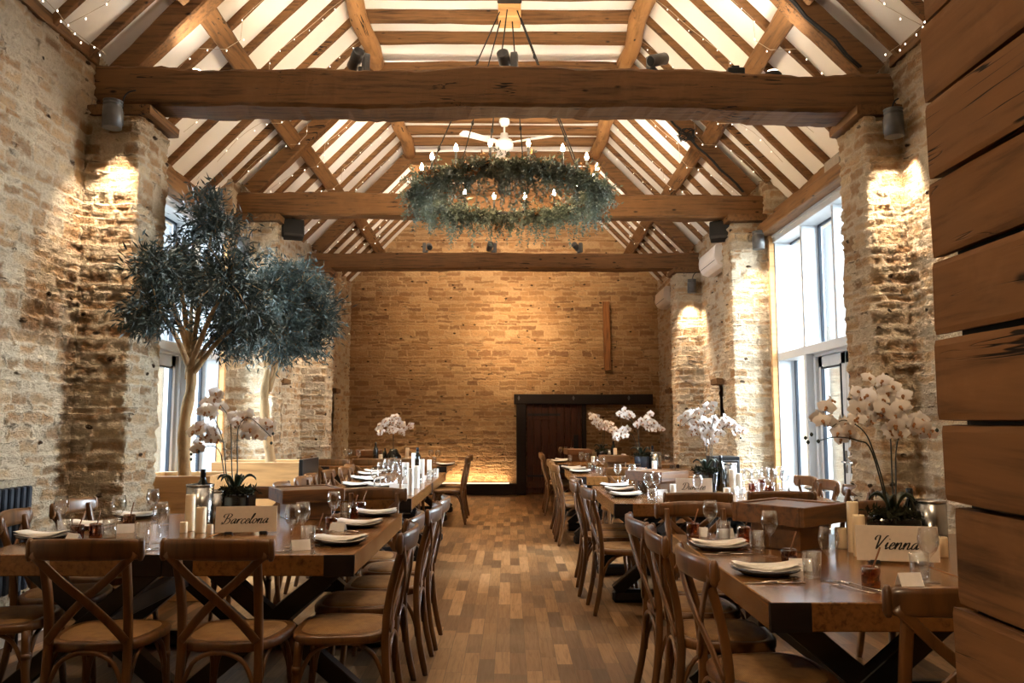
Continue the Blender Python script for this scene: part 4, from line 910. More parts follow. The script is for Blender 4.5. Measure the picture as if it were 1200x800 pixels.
# chairs: left of the aisle
A = 'bentwood chair'
chair(-1.73, 3.62, 'away', A+' with back to camera, left of the two below the Barcelona sign', None, 0.03)
chair(-1.115, 3.62, 'away', A+' with back to camera, right of the two below the Barcelona sign', None, -0.05)
for i, (X, y) in enumerate(((-0.735, 3.73), (-0.725, 4.21), (-0.71, 4.69), (-0.70, 5.17))):
    chair(X, y, 'left', A+f' {ORD[i]} from the camera on the aisle side of the Barcelona table', None, (0.02, -0.02, 0.0, 0.0)[i])
for i, (X, y) in enumerate(((-2.35, 3.90), (-2.37, 4.44), (-2.37, 4.90))):
    chair(X, y, 'right', A+f' {ORD[i]} from the camera on the wall side of the Barcelona table', None, (0.10, 0.25, -0.05)[i])
chair(-0.97, 5.60, 'camera', A+' facing the camera at the far end of the Barcelona table, right one', None, 0.0)
chair(-1.80, 5.68, 'camera', A+' facing the camera at the far end of the Barcelona table, left one', None, 0.1)
for i, y in enumerate((6.47, 7.06, 7.55, 8.05, 8.65, 9.1)):
    chair(-1.52, y, 'right', A+f' {ORD[i]} from the camera left of the tall candle table', None, (0.05, -0.03, 0.04, 0, -0.04, 0.03)[i])
chair(-0.86, 11.15, 'left', A+' on the aisle at the left far table, nearer of the two', None, 0.04)
chair(-0.86, 11.85, 'left', A+' on the aisle at the left far table, farther of the two', None, -0.02)
for i, X in enumerate((-1.35, -1.83, -2.3)): chair(X, 10.92, 'away', A+f' at the near edge of the left far table, {ORD[i]} from the aisle')
for i, y in enumerate((11.22, 11.85, 12.2)[:2]): chair(-2.55, y, 'right', A+f' by the left wall at the left far table, {ORD[i]} from the camera')
# right of the aisle
chair(0.985, 3.06, 'right', A+' in the right foreground, first on the aisle side of the Vienna table', None, 0.05)
chair(0.915, 3.62, 'right', A+' second from the camera on the aisle side of the Vienna table', None, -0.06)
chair(0.96, 4.16, 'right', A+' third from the camera on the aisle side of the Vienna table', None, 0.03)
chair(1.31, 2.66, 'away', A+' in deep shade beside the plank partition', None, 0.0)
chair(1.08, 4.55, 'camera', A+' facing the camera at the far end of the Vienna table, left one', None, 0.0)
chair(2.20, 4.60, 'camera', A+' facing the camera at the far end of the Vienna table, right one')
chair(1.225, 5.80, 'away', A+' with back to camera just in front of the Dundee sign')
chair(1.865, 5.88, 'away', A+' with back to camera right of the Dundee sign', None, -0.03)
for i, y in enumerate((6.06, 6.66, 7.12)): chair(0.84, y, 'right', A+f' {ORD[i]} from the camera on the aisle side of the Dundee table', None, (0.05, -0.04, 0.06)[i])
for i, y in enumerate((6.06, 6.66, 7.12)): chair(2.31, y, 'left', A+f' {ORD[i]} from the camera on the window side of the Dundee table', None, (0.05, 0, 0.05)[i])
chair(1.20, 8.84, 'away', A+' with back to camera at the near end of the blue pot table', None)
for i, y in enumerate((9.25, 9.8, 10.35)): chair(0.78, y, 'right', A+f' {ORD[i]} from the camera on the aisle side of the blue pot table', None, (0.04, -0.04, 0.03)[i])
for i, y in enumerate((12.2, 12.7)): chair(0.76, y, 'right', A+f' {ORD[i]} from the camera at the table nearest the dark door')

# ------------------------------------------------------------------ tableware
def b_plate():
    mb = MB(); mb.lathe([(0.0, 0.004), (0.075, 0.004), (0.085, 0.0), (0.09, 0.003), (0.125, 0.017), (0.133, 0.022), (0.130, 0.024), (0.09, 0.010), (0.0, 0.008)], 32); return mb.build('plate', 'plate')
BUILD['plate'] = b_plate
def b_napkin():
    """oblong folded napkin, slightly sagging in the middle, layered edges"""
    mb = MB(); nx, ny = 18, 8
    for lay in range(2):
        V = []; F = []
        for top in (0, 1):
            for i in range(nx+1):
                for j in range(ny+1):
                    t = i/nx*2-1; s = j/ny*2-1; z = 0.006+0.009*lay+0.017*t*t*(1+0.2*lay)+0.0025*math.sin(3*t+lay)*s + 0.009*top*(1-abs(s)**6)*(1-abs(t)**14)
                    V.append((t*0.128*(1-0.02*lay)+0.004*lay*s, s*(0.056-0.003*lay)+0.003*math.sin(4*t+lay*2), z))
        m = (nx+1)*(ny+1); idx = lambda i, j: i*(ny+1)+j
        for i in range(nx):
            for j in range(ny): F.append((m+idx(i, j), m+idx(i+1, j), m+idx(i+1, j+1), m+idx(i, j+1))); F.append((idx(i, j), idx(i, j+1), idx(i+1, j+1), idx(i+1, j)))
        for i in range(nx): F.append((idx(i, 0), idx(i+1, 0), m+idx(i+1, 0), m+idx(i, 0))); F.append((idx(i+1, ny), idx(i, ny), m+idx(i, ny), m+idx(i+1, ny)))
        for j in range(ny): F.append((idx(0, j+1), idx(0, j), m+idx(0, j), m+idx(0, j+1))); F.append((idx(nx, j), idx(nx, j+1), m+idx(nx, j+1), m+idx(nx, j)))
        mb.add(V, F)
    return mb.build('folded_napkin', 'linen')
BUILD['napkin'] = b_napkin
def b_wine():
    mb = MB(); mb.lathe([(0.034, 0.0), (0.035, 0.002), (0.012, 0.006), (0.0045, 0.012), (0.004, 0.085), (0.010, 0.095), (0.028, 0.115), (0.037, 0.140), (0.038, 0.160), (0.031, 0.198), (0.0295, 0.198), (0.036, 0.160), (0.035, 0.140), (0.026, 0.117), (0.0, 0.100)], 22); return mb.build('wine_glass', 'glass')
BUILD['wine'] = b_wine
def b_tumbler():
    mb = MB(); mb.lathe([(0.0, 0.0), (0.030, 0.0), (0.032, 0.004), (0.036, 0.098), (0.0335, 0.098), (0.030, 0.014), (0.0, 0.011)], 22); return mb.build('water_tumbler', 'glass')
BUILD['tumbler'] = b_tumbler
def b_amber():
    r = empty('amber_tumbler', (0, 0, 0), 0, '', '')
    mb = MB(); mb.lathe([(0.0, 0.0), (0.030, 0.0), (0.032, 0.004), (0.033, 0.066), (0.030, 0.072), (0.028, 0.066), (0.028, 0.01), (0.0, 0.009)], 20); mb.build('jar', 'amber', r)
    mb = MB(); mb.tube([(-0.012, 0.0, 0.012), (0.034, 0.008, 0.142)], 0.0032, 6); mb.build('stick', 'stick', r); return r
BUILD['amber'] = b_amber
def b_card():
    mb = MB(); V = []
    for x in (-0.043, 0.043): V += [(x, -0.024, 0), (x, 0, 0.046), (x, 0.024, 0), (x, 0.0228, 0), (x, 0, 0.0445), (x, -0.0228, 0)]
    F = [(i, (i+1) % 6, 6+(i+1) % 6, 6+i) for i in range(6)] + [(5, 4, 1, 0), (4, 3, 2, 1), (6, 7, 10, 11), (7, 8, 9, 10)]
    mb.add(V, F, 0, False); return mb.build('place_card', 'whitecard')
BUILD['card'] = b_card
def b_fork():
    mb = MB(); mb.tube([(0, -0.10, 0.003), (0, -0.02, 0.003), (0, 0.03, 0.007), (0, 0.05, 0.006)], [1, 0.7, 0.55, 1.6], 8, True, 0, (0.0065, 0.0018), (1, 0, 0))
    for k in range(4): x = -0.0092+0.0061*k; mb.tube([(x*0.9, 0.048, 0.006), (x, 0.075, 0.003), (x, 0.10, 0.007)], 0.0014, 5)
    return mb.build('fork', 'silver')
def b_knife():
    mb = MB(); mb.tube([(0, -0.11, 0.004), (0, -0.01, 0.004)], [1.0, 0.8], 8, True, 0, (0.007, 0.0035), (1, 0, 0)); mb.tube([(0.001, -0.012, 0.003), (0.002, 0.06, 0.003), (0.004, 0.115, 0.003)], [1, 1.1, 0.3], 8, True, 0, (0.0095, 0.0012), (1, 0, 0)); return mb.build('knife', 'silver')
def b_spoon():
    mb = MB(); mb.tube([(0, -0.10, 0.003), (0, 0.0, 0.003), (0, 0.035, 0.007)], [1, 0.7, 0.5], 8, True, 0, (0.0065, 0.0018), (1, 0, 0))
    mb.lathe([(0.0, -0.003), (0.010, -0.0015), (0.018, 0.003), (0.019, 0.004), (0.010, 0.001), (0.0, -0.0005)], 14, (0, 0.058, 0.006)); return mb.build('spoon', 'silver')
BUILD['fork'], BUILD['knife'], BUILD['spoon'] = b_fork, b_knife, b_spoon
def b_candle(mat, r0, h):
    def f():
        r = empty('pillar_candle', (0, 0, 0), 0, '', '')
        mb = MB(); mb.lathe([(r0*0.96, 0), (r0, 0.004), (r0, h-0.006), (r0*0.93, h), (r0*0.75, h-0.003), (r0*0.25, h-0.008), (0, h-0.008)], 22); mb.build('wax', mat, r)
        mb = MB(); mb.tube([(0, 0, h-0.01), (0.001, 0, h+0.008)], 0.0016, 5); mb.build('wick', 'ink', r); return r
    return f
for nm, mat, r0, h in (('candle_tall', 'wax', 0.032, 0.24), ('candle_mid', 'wax', 0.033, 0.165), ('candle_short', 'wax', 0.033, 0.095), ('wc_tall', 'waxw', 0.032, 0.27), ('wc_mid', 'waxw', 0.035, 0.2), ('wc_short', 'waxw', 0.035, 0.11)): BUILD[nm] = b_candle(mat, r0, h)
def b_bottle():
    r = empty('wine_bottle', (0, 0, 0), 0, '', '')
    mb = MB(); mb.lathe([(0.0, 0.004), (0.033, 0.0), (0.037, 0.004), (0.0375, 0.19), (0.033, 0.215), (0.018, 0.245), (0.0145, 0.26), (0.0145, 0.30), (0.0, 0.302)], 22); mb.build('body', 'bottle', r)
    mb = MB(); mb.lathe([(0.0152, 0.252), (0.0155, 0.302), (0.012, 0.306), (0, 0.306)], 18); mb.build('foil_capsule', 'foil', r); return r
BUILD['bottle'] = b_bottle
def b_cooler():
    r = empty('wine_cooler', (0, 0, 0), 0, '', ''); mb = MB(); mb.lathe([(0.0, 0.0), (0.062, 0.0), (0.065, 0.004), (0.066, 0.20), (0.063, 0.20), (0.060, 0.01), (0, 0.008)], 30); mb.build('cylinder', 'steel', r)
    mb = MB(); mb.lathe([(0.0655, 0.196), (0.068, 0.198), (0.068, 0.205), (0.0625, 0.206), (0.062, 0.198)], 30); mb.build('rim', 'steel', r); return r
BUILD['cooler'] = b_cooler
def b_stand():
    r = empty('wooden_box', (0, 0, 0), 0, '', '')
    mb = MB(); mb.b2((-0.13, -0.13, 0), (0.13, 0.13, 0.105), 0.004); mb.build('base', 'box', r)
    mb = MB(); mb.b2((-0.19, -0.19, 0.105), (0.19, -0.165, 0.185), 0.003); mb.b2((-0.19, 0.165, 0.105), (0.19, 0.19, 0.185), 0.003); mb.b2((-0.19, -0.165, 0.105), (-0.165, 0.165, 0.185), 0.003); mb.b2((0.165, -0.165, 0.105), (0.19, 0.165, 0.185), 0.003); mb.b2((-0.165, -0.165, 0.115), (0.165, 0.165, 0.178)); mb.build('lid', 'box', r); return r
BUILD['stand'] = b_stand

# script lettering: pen strokes per letter, x-height 1
GL = {
 'B': (1.9, [[(0.35, 1.25), (0.05, 1.45), (0.1, 1.85), (0.6, 2.0), (1.2, 2.0), (1.55, 1.7), (1.3, 1.2), (0.8, 1.08), (1.4, 0.95), (1.6, 0.5), (1.2, 0.05), (0.6, 0.0), (0.2, 0.2), (0.25, 0.4)], [(0.85, 1.95), (0.75, 1.2), (0.65, 0.4), (0.35, -0.05), (0.05, 0.05)]]),
 'V': (1.75, [[(0.15, 1.3), (0.0, 1.6), (0.2, 1.95), (0.55, 1.95), (0.62, 1.4), (0.6, 0.6), (0.62, 0.0)], [(0.62, 0.0), (0.95, 0.7), (1.25, 1.4), (1.55, 1.95), (1.75, 1.9)]]),
 'D': (2.0, [[(0.75, 1.85), (0.7, 1.2), (0.6, 0.4), (0.35, 0.02), (0.1, 0.15)], [(0.2, 1.3), (0.05, 1.6), (0.3, 1.95), (0.9, 2.02), (1.5, 1.8), (1.75, 1.2), (1.5, 0.4), (0.9, 0.0), (0.4, 0.08), (0.1, 0.2)]]),
 'a': (1.12, [[(0.85, 0.85), (0.6, 1.0), (0.25, 0.75), (0.12, 0.3), (0.3, 0.02), (0.6, 0.3), (0.88, 0.95)], [(0.88, 1.0), (0.8, 0.4), (0.85, 0.05), (1.15, 0.3)]]),
 'r': (0.85, [[(0.0, 0.3), (0.25, 0.95), (0.25, 0.5), (0.2, 0.0)], [(0.22, 0.4), (0.45, 0.85), (0.72, 1.0), (0.85, 0.88)]]),
 'c': (0.85, [[(0.75, 0.8), (0.55, 1.0), (0.25, 0.75), (0.15, 0.3), (0.35, 0.0), (0.65, 0.1), (0.9, 0.35)]]),
 'e': (0.85, [[(0.15, 0.4), (0.5, 0.55), (0.7, 0.8), (0.5, 1.0), (0.25, 0.75), (0.15, 0.3), (0.35, 0.0), (0.65, 0.1), (0.9, 0.35)]]),
 'l': (0.6, [[(0.0, 0.3), (0.4, 1.2), (0.55, 1.9), (0.4, 2.0), (0.25, 1.4), (0.18, 0.4), (0.3, 0.02), (0.6, 0.3)]]),
 'o': (1.0, [[(0.55, 1.0), (0.25, 0.8), (0.12, 0.35), (0.35, 0.0), (0.7, 0.25), (0.8, 0.7), (0.55, 1.0), (0.75, 0.85), (1.0, 0.9)]]),
 'n': (1.15, [[(0.0, 0.4), (0.22, 1.0), (0.2, 0.5), (0.15, 0.0)], [(0.17, 0.3), (0.45, 0.85), (0.72, 1.0), (0.78, 0.6), (0.72, 0.15), (0.88, 0.02), (1.15, 0.3)]]),
 'i': (0.55, [[(0.0, 0.4), (0.25, 1.0), (0.18, 0.4), (0.25, 0.03), (0.55, 0.3)], [(0.30, 1.42), (0.36, 1.52)]]),
 'u': (1.15, [[(0.0, 0.5), (0.22, 1.0), (0.15, 0.35), (0.3, 0.02), (0.6, 0.3), (0.8, 0.95)], [(0.8, 1.0), (0.74, 0.35), (0.85, 0.03), (1.15, 0.3)]]),
 'd': (1.15, [[(0.82, 0.85), (0.6, 1.0), (0.25, 0.75), (0.12, 0.3), (0.3, 0.02), (0.6, 0.3), (0.9, 1.2), (1.0, 2.0)], [(1.0, 2.0), (0.85, 0.8), (0.82, 0.1), (1.15, 0.3)]])}
def sign(word, loc, rz_, w_, h, label, tilt=0.12, fill=0.84):
    r = empty('table_sign', loc, rz_, label, 'sign')
    Rt = Matrix.Rotation(-tilt, 3, 'X')
    mb = MB(); mb.box(Rt @ Vector((0, 0, h/2+0.012)), (w_, 0.006, h), Rt, 0.001); mb.build('card', 'card', r)
    for s in (-1, 1): mb = MB(); mb.b2((s*w_*0.28-0.02, -0.012, 0), (s*w_*0.28+0.02, 0.045, 0.016), 0.003); mb.build('foot', 'soot', r)
    tot = sum(GL[c_][0] for c_ in word); em = w_*fill/(tot+0.8); x0 = -tot*em/2-0.35*em; mb = MB(); zb = h*0.33
    for c_ in word:
        wd, sts = GL[c_]
        for st in sts:
            P = cat([(p[0], p[1], 0) for p in st], 5); k = len(P); L_, Rr = [], []
            for i, p in enumerate(P):
                t = (P[min(i+1, k-1)]-P[max(i-1, 0)]).normalized(); th = 0.035+0.085*abs(t.y)**1.5; nn = Vector((-t.y, t.x, 0))
                if i in (0, k-1): th *= 0.5
                L_.append(p+nn*th); Rr.append(p-nn*th)
            V = []
            for yy in (-0.0032, -0.0042):
                for q in L_+Rr: V.append(Rt @ Vector((x0+(q.x+0.42*q.y)*em, yy, zb+q.y*em+0.012)))
            F = []; m = 2*k
            for i in range(k-1): F += [(m+i, m+k+i, m+k+i+1, m+i+1), (i, i+1, k+i+1, k+i), (i, m+i, m+i+1, i+1), (k+i, k+i+1, m+k+i+1, m+k+i)]
            mb.add(V, F, 0, False)
        x0 += wd*em*0.98
    mb.build('lettering', 'ink', r); return r

# ------------------------------------------------------------------ orchids
FL = None
def flower_mesh():
    mb = MB()
    def petal(ang, L, W_, back, cup):
        V = []; F = []; n, m = 7, 4; ca, sa = math.cos(ang), math.sin(ang)
        for i in range(n+1):
            s = i/n; wd = W_*math.sin(math.pi*min(1, (0.10+0.9*s)**0.75))**0.75 if i < n else W_*0.12
            for j in range(m+1):
                t = j/m*2-1; x = s*L; y = t*wd/2; z = -back*s*s*L+cup*(t*t)*wd*0.5; V.append((x*ca-y*sa, z, x*sa+y*ca))
        for i in range(n):
            for j in range(m): F.append((i*(m+1)+j, i*(m+1)+j+1, (i+1)*(m+1)+j+1, (i+1)*(m+1)+j))
        mb.add(V, F, 0)
    for a in (90, 214, 326): petal(math.radians(a), 0.044, 0.030, -0.22, 0.15)
    for a in (8, 172): petal(math.radians(a), 0.050, 0.056, -0.10, 0.12)
    mb.lathe([(0.0, -0.02), (0.006, -0.014), (0.009, 0.0), (0.0, 0.004)], 8, (0, -0.006, -0.004), 1, Matrix.Rotation(math.pi/2, 3, 'X'))
    mb.tube([(0, -0.004, -0.004), (0.0, -0.016, -0.014), (0, -0.012, -0.024)], [0.004, 0.007, 0.002], 6, True, 1)
    mb.tube([(0, 0.0, 0), (0, 0.02, -0.01)], 0.0018, 5, True, 2)
    return mb
FM = flower_mesh().build('flower', ['petal', 'lip', 'stem']); FMESH = FM.data; bpy.data.objects.remove(FM)
def orchid(label, y, base, pot, stems, clusters, buds=(), fs=1.0, seed=0, potmat='pot', potshape='square', nleaf=5):
    """pot=(radius, height); stems: pixel polylines in the plane y; clusters: (px, py, radius px, count)"""
    rr = random.Random(seed); r = empty('potted_orchid', base, 0, label, 'orchid'); B = Vector(base); pr, phh = pot; mb = MB()
    if potshape == 'square': mb.box((0, 0, phh/2), (pr*2, pr*2*0.9, phh), None, 0.022, 0, 3)
    elif potshape == 'vase': mb.lathe([(0.0, 0), (pr*0.75, 0), (pr, phh*0.25), (pr*0.98, phh*0.5), (pr*0.55, phh*0.85), (pr*0.42, phh), (0.0, phh)], 26)
    else: mb.lathe([(0.0, 0), (pr*0.82, 0), (pr*0.86, 0.004), (pr, phh*0.9), (pr*0.99, phh), (pr*0.92, phh), (pr*0.9, phh-0.02), (0.0, phh-0.02)], 28)
    mb.build('pot', potmat, r); zt = phh
    mb = MB(); rs = np.random.RandomState(seed)
    if potshape != 'vase':
        P = np.stack([rs.normal(size=420)*pr*0.5, rs.normal(size=420)*pr*0.5, zt-0.01+0.035*rs.rand(420)], 1); P[:, :2] = np.clip(P[:, :2], -pr*1.0, pr*1.0)
        leaves(mb, P, rs.normal(size=(420, 3))+np.array([0, 0, 0.5]), 0.035, 0.014, rs); m = mb.build('moss', 'moss', r); m['kind'] = 'stuff'
        for i in range(nleaf):
            a = 2*math.pi*i/nleaf+0.4; L = pr*rr.uniform(0.9, 1.5); mb = MB(); n = 8; V = []; F = []
            for k in range(n+1):
                s = k/n; wd = pr*0.42*math.sin(math.pi*(0.12+0.86*s))**0.7; rad_ = 0.01+L*s; z = zt+0.005+0.09*math.sin(s*2.2)*(1.2-0.3*s)
                for t in (-1, 0, 1): V.append((rad_*math.cos(a)-t*wd/2*math.sin(a), rad_*math.sin(a)+t*wd/2*math.cos(a), z+0.012*abs(t)))
            for k in range(n):
                for t in range(2): F.append((k*3+t, k*3+t+1, (k+1)*3+t+1, (k+1)*3+t))
            mb.add(V, F); q = mb.build('leaf', 'orchleaf', r); sd = q.modifiers.new('thick', 'SOLIDIFY'); sd.thickness = 0.004
    for si, st in enumerate(stems):
        pts = [Vector((rr.uniform(-.02, .02), rr.uniform(-.02, .02), zt-0.03))]; dy = rr.uniform(-0.03, 0.03)
        for i, (px, py) in enumerate(st): pts.append(at_y(px, py, y+dy*(i+1)*0.8)-B)
        mb = MB(); c_ = cat(pts, 5); mb.tube(c_, [0.0042*(1-0.5*i/len(c_)) for i in range(len(c_))], 6); mb.build('stem', 'stem', r)
    for px, py, rp, cnt in clusters:
        for i in range(cnt):
            a = rr.uniform(0, 2*math.pi); q = rp*math.sqrt(rr.random()); p = at_y(px+q*math.cos(a), py+q*math.sin(a), y+rr.uniform(-0.08, 0.05))-B
            o = bpy.data.objects.new('flower', FMESH); C.objects.link(o); o.parent = r; o.location = p; s = fs*rr.uniform(0.85, 1.1); o.scale = (s, s, s); o.rotation_euler = (rr.uniform(-0.5, 0.4), rr.uniform(-0.4, 0.4), rr.uniform(-1.1, 1.1))
    for px, py in buds:
        mb = MB(); p = at_y(px, py, y)-B; mb.lathe([(0.0, -0.011), (0.008, -0.004), (0.009, 0.003), (0.0, 0.012)], 8, p); mb.build('bud', 'orchleaf', r)
    return r

# ------------------------------------------------------------------ laying the tables
def onp(px, py): p = tp(px, py); return Vector((p.x, p.y, TOP))
CNT = {}
def item(kind, px, py, label, group, rz_=0.0, dz=0.0, scale=None, catg=None):
    p = onp(px, py); p.z += dz + 0.0008
    cats = {'plate': 'plate', 'napkin': 'napkin', 'wine': 'wine glass', 'tumbler': 'glass', 'amber': 'glass', 'card': 'place card', 'fork': 'fork', 'knife': 'knife', 'spoon': 'spoon', 'bottle': 'bottle', 'cooler': 'wine cooler', 'stand': 'box'}
    return put(kind, p, rz_, label, catg or cats.get(kind, 'candle'), group, scale)
NAMES = {'wine': 'clear stemmed wine glass', 'tumbler': 'clear water tumbler', 'amber': 'small amber tumbler with a wooden stick', 'card': 'small white folded place card'}
def setting(px, py, which, tname, rz_=0.0, cut=True, sc=1.0):
    p = onp(px, py)
    put('plate', p+Vector((0, 0, 0.0008)), rz_, f'dark plate under a napkin, {which} of the {tname}', 'plate', f'dark plates on the {tname}', sc)
    put('napkin', p+Vector((0, 0, 0.010)), rz_+R.uniform(-0.12, 0.12), f'folded white napkin, {which} of the {tname}', 'napkin', f'folded napkins on the {tname}', sc)
    if cut:
        for kind, dx, dn in (('knife', -0.165, 'beside'), ('fork', 0.165, 'beside'), ('spoon', -0.19, 'beside')):
            q = p+Vector((math.cos(rz_-math.pi/2)*0, 0, 0.0008)); d = Vector((math.sin(rz_)*-1, math.cos(rz_), 0))*0; u = Vector((math.cos(rz_), math.sin(rz_), 0))
            put(kind, q+u*dx, rz_+R.uniform(-0.06, 0.06), f'silver {kind} beside the {which} plate of the {tname}', kind, f'cutlery on the {tname}')
def glassware(tname, lst):
    n = {}
    tot = {}
    for k, *_ in lst: tot[k] = tot.get(k, 0)+1
    for k, px, py in lst:
        i = n.get(k, 0); n[k] = i+1
        pos = f'{ORD[i]} from the left' if tot[k] > 1 else 'the only one there'
        item(k, px, py, f'{NAMES[k]} on the {tname}, {pos}', f'{NAMES[k]}s on the {tname}'.replace('glasss', 'glasses'), R.uniform(-0.5, 0.5) if k != 'amber' else R.uniform(-1, 1))
def sorted_glass(l): return sorted(l, key=lambda t: t[1])
PI2 = math.pi/2
# Barcelona
tn = 'Barcelona table'
for i, (px, py) in enumerate(((399, 637), (421, 617), (441, 604))): setting(px, py, f'{ORD[i]} from the camera, aisle side', tn, PI2 if False else 0.0 + (0.05 if i else -0.03), False)
for i, (px, py) in enumerate(((375, 633), (399, 618), (424, 606))):
    for j, k in enumerate(('fork', 'knife')): item(k, px-3+j*6, py+6-j*2, f'silver {k} by the {ORD[i]} plate from the camera on the Barcelona aisle side', 'cutlery on the Barcelona table', 0.9+0.1*j)
for i, (px, py) in enumerate(((52, 632), (110, 618), (160, 607))): setting(px, py, f'{ORD[i]} from the camera, wall side', tn, 0.1, False)
item('fork', 172, 645, 'silver fork at the near edge of the Barcelona table by the corner blocks', 'cutlery on the Barcelona table', -0.8)
item('knife', 181, 644, 'silver knife at the near edge of the Barcelona table by the corner blocks', 'cutlery on the Barcelona table', -0.8)
item('fork', 336, 646, 'silver fork at the near right edge of the Barcelona table', 'cutlery on the Barcelona table', -0.8); item('knife', 344, 645, 'silver knife at the near right edge of the Barcelona table', 'cutlery on the Barcelona table', -0.8)
glassware(tn, sorted_glass([('wine', 342, 641), ('wine', 354, 636), ('wine', 391, 617), ('wine', 138, 624), ('wine', 178, 613), ('wine', 187, 636), ('wine', 70, 625), ('tumbler', 361, 641), ('tumbler', 167, 636), ('tumbler', 75, 632), ('tumbler', 191, 615), ('tumbler', 405, 608), ('tumbler', 128, 630),
    ('amber', 370, 636), ('amber', 388, 621), ('amber', 413, 607), ('amber', 423, 601), ('amber', 90, 632), ('amber', 112, 630), ('amber', 151, 618), ('card', 147, 624), ('card', 86, 636), ('card', 352, 644), ('card', 396, 622)]))
item('cooler', 233, 616, 'brushed steel wine cooler on the Barcelona table holding a dark bottle', None, 0, 0, 1.15)
item('bottle', 236, 614, 'dark wine bottle standing in the steel cooler on the Barcelona table', None, 0, 0.011)
item('cooler', 250, 614, 'brown reflecting steel wine cooler between the candles and the Barcelona orchid', None, 0, 0, 0.95)
item('candle_tall', 222, 622, 'tall ivory pillar candle left of the Barcelona sign', None, 0, 0, 0.82); item('candle_mid', 235, 624, 'medium ivory pillar candle left of the Barcelona sign', None, 0, 0, 0.82); item('candle_short', 215, 624, 'short ivory pillar candle left of the Barcelona sign', None, 0, 0, 0.6)
item('candle_short', 246, 625, 'short ivory pillar candle nearest the left edge of the Barcelona sign', None, 0, 0, 0.5)
item('stand', 358, 606, 'two tier dark wooden box on the Barcelona table beside the sign', None, 0.5)
p = onp(288, 626); sign('Barcelona', p, 0.18, 0.315, 0.135, 'cream sign reading Barcelona in black script')
p = onp(275, 612); orchid('white orchid in a glossy black pot on the Barcelona table', p.y, p, (0.10, 0.175), [((266, 560), (262, 520), (252, 492), (240, 480)), ((272, 555), (271, 510), (269, 490), (258, 474)), ((278, 555), (278, 515), (281, 497), (292, 489), (306, 500), (318, 512)), ((264, 560), (258, 530), (246, 522), (230, 530))],
   [(249, 470, 12, 7), (241, 482, 10, 6), (236, 507, 11, 6), (252, 507, 11, 5), (288, 492, 14, 8), (294, 500, 14, 8), (309, 500, 11, 6), (228, 521, 7, 2)], [(224, 532), (233, 529), (320, 508), (318, 519), (224, 538)], 1.0, 4)
# Vienna
tn = 'Vienna table'
for i, (px, py) in enumerate(((897, 672), (842, 643))): setting(px, py, f'{ORD[i]} from the camera, aisle side', tn, (-0.05, 0.05)[i], False)
for i, (px, py) in enumerate(((900, 684), (845, 650))):
    item('knife', px+8, py, f'silver knife before the {ORD[i]} plate on the Vienna aisle side', 'cutlery on the Vienna table', 1.55)
    item('spoon', px+18, py-3, f'silver spoon before the {ORD[i]} plate on the Vienna aisle side', 'cutlery on the Vienna table', -1.2)
item('fork', 998, 690, 'silver fork on the bare near edge of the Vienna table, left one', 'cutlery on the Vienna table', 0.45); item('fork', 1010, 688, 'silver fork on the bare near edge of the Vienna table, right one', 'cutlery on the Vienna table', 0.45)
glassware(tn, sorted_glass([('wine', 903, 652), ('wine', 833, 633), ('wine', 973, 681), ('wine', 1090, 682), ('tumbler', 888, 648), ('tumbler', 952, 677), ('tumbler', 848, 634), ('tumbler', 1078, 678), ('amber', 925, 664), ('amber', 872, 634), ('amber', 1021, 688), ('amber', 812, 629), ('card', 850, 630), ('card', 938, 668), ('card', 1066, 686), ('card', 820, 628)]))
item('stand', 926, 648-8, 'two tier dark wooden box on the Vienna table', None, 0.70, 0, (1.0, 1.0, 1.12))
item('candle_tall', 1001, 647, 'tall ivory pillar candle left of the Vienna sign', None, 0, 0, (0.8, 0.8, 0.95)); item('candle_mid', 1008, 652, 'medium ivory pillar candle touching the left edge of the Vienna sign', None, 0, 0, (0.8, 0.8, 1.1)); item('candle_short', 986, 642, 'short ivory pillar candle behind the wooden box on the Vienna table', None, 0, 0, (0.85, 0.85, 1.0)); item('candle_short', 1103, 652, 'short ivory pillar candle at the right end of the Vienna sign', None, 0, 0, 0.9)
p = onp(1053, 661); sign('Vienna', p, -0.20, 0.325, 0.145, 'cream sign reading Vienna in black script', 0.12, 0.64)
p = onp(1049, 646); orchid('large white orchid in a black pot on the Vienna table', p.y, p, (0.095, 0.16), [((1036, 570), (1024, 530), (1012, 505), (990, 492), (975, 500)), ((1046, 570), (1044, 520), (1042, 490), (1036, 470), (1024, 452)), ((1050, 570), (1050, 530), (1056, 508), (1075, 503), (1090, 508)), ((1022, 530), (1005, 516), (980, 512), (960, 516))],
   [(1028, 455, 16, 7), (1045, 462, 16, 6), (1060, 475, 14, 6), (975, 482, 14, 6), (994, 484, 14, 6), (1014, 486, 16, 7), (1040, 490, 18, 8), (1052, 500, 14, 6), (1008, 462, 10, 4), (990, 508, 10, 5), (1074, 498, 9, 4), (1084, 508, 10, 4), (962, 488, 6, 2)], [(951, 509), (944, 513), (947, 518), (959, 517), (1098, 504)], 0.95, 8)
item('bottle', 1069, 643, 'dark wine bottle behind the right end of the Vienna sign', None, 0, 0, (1, 1, 0.92)); item('cooler', 1092, 643, 'steel wine cooler between the Vienna orchid and the plank partition', None, 0, 0, 1.1)
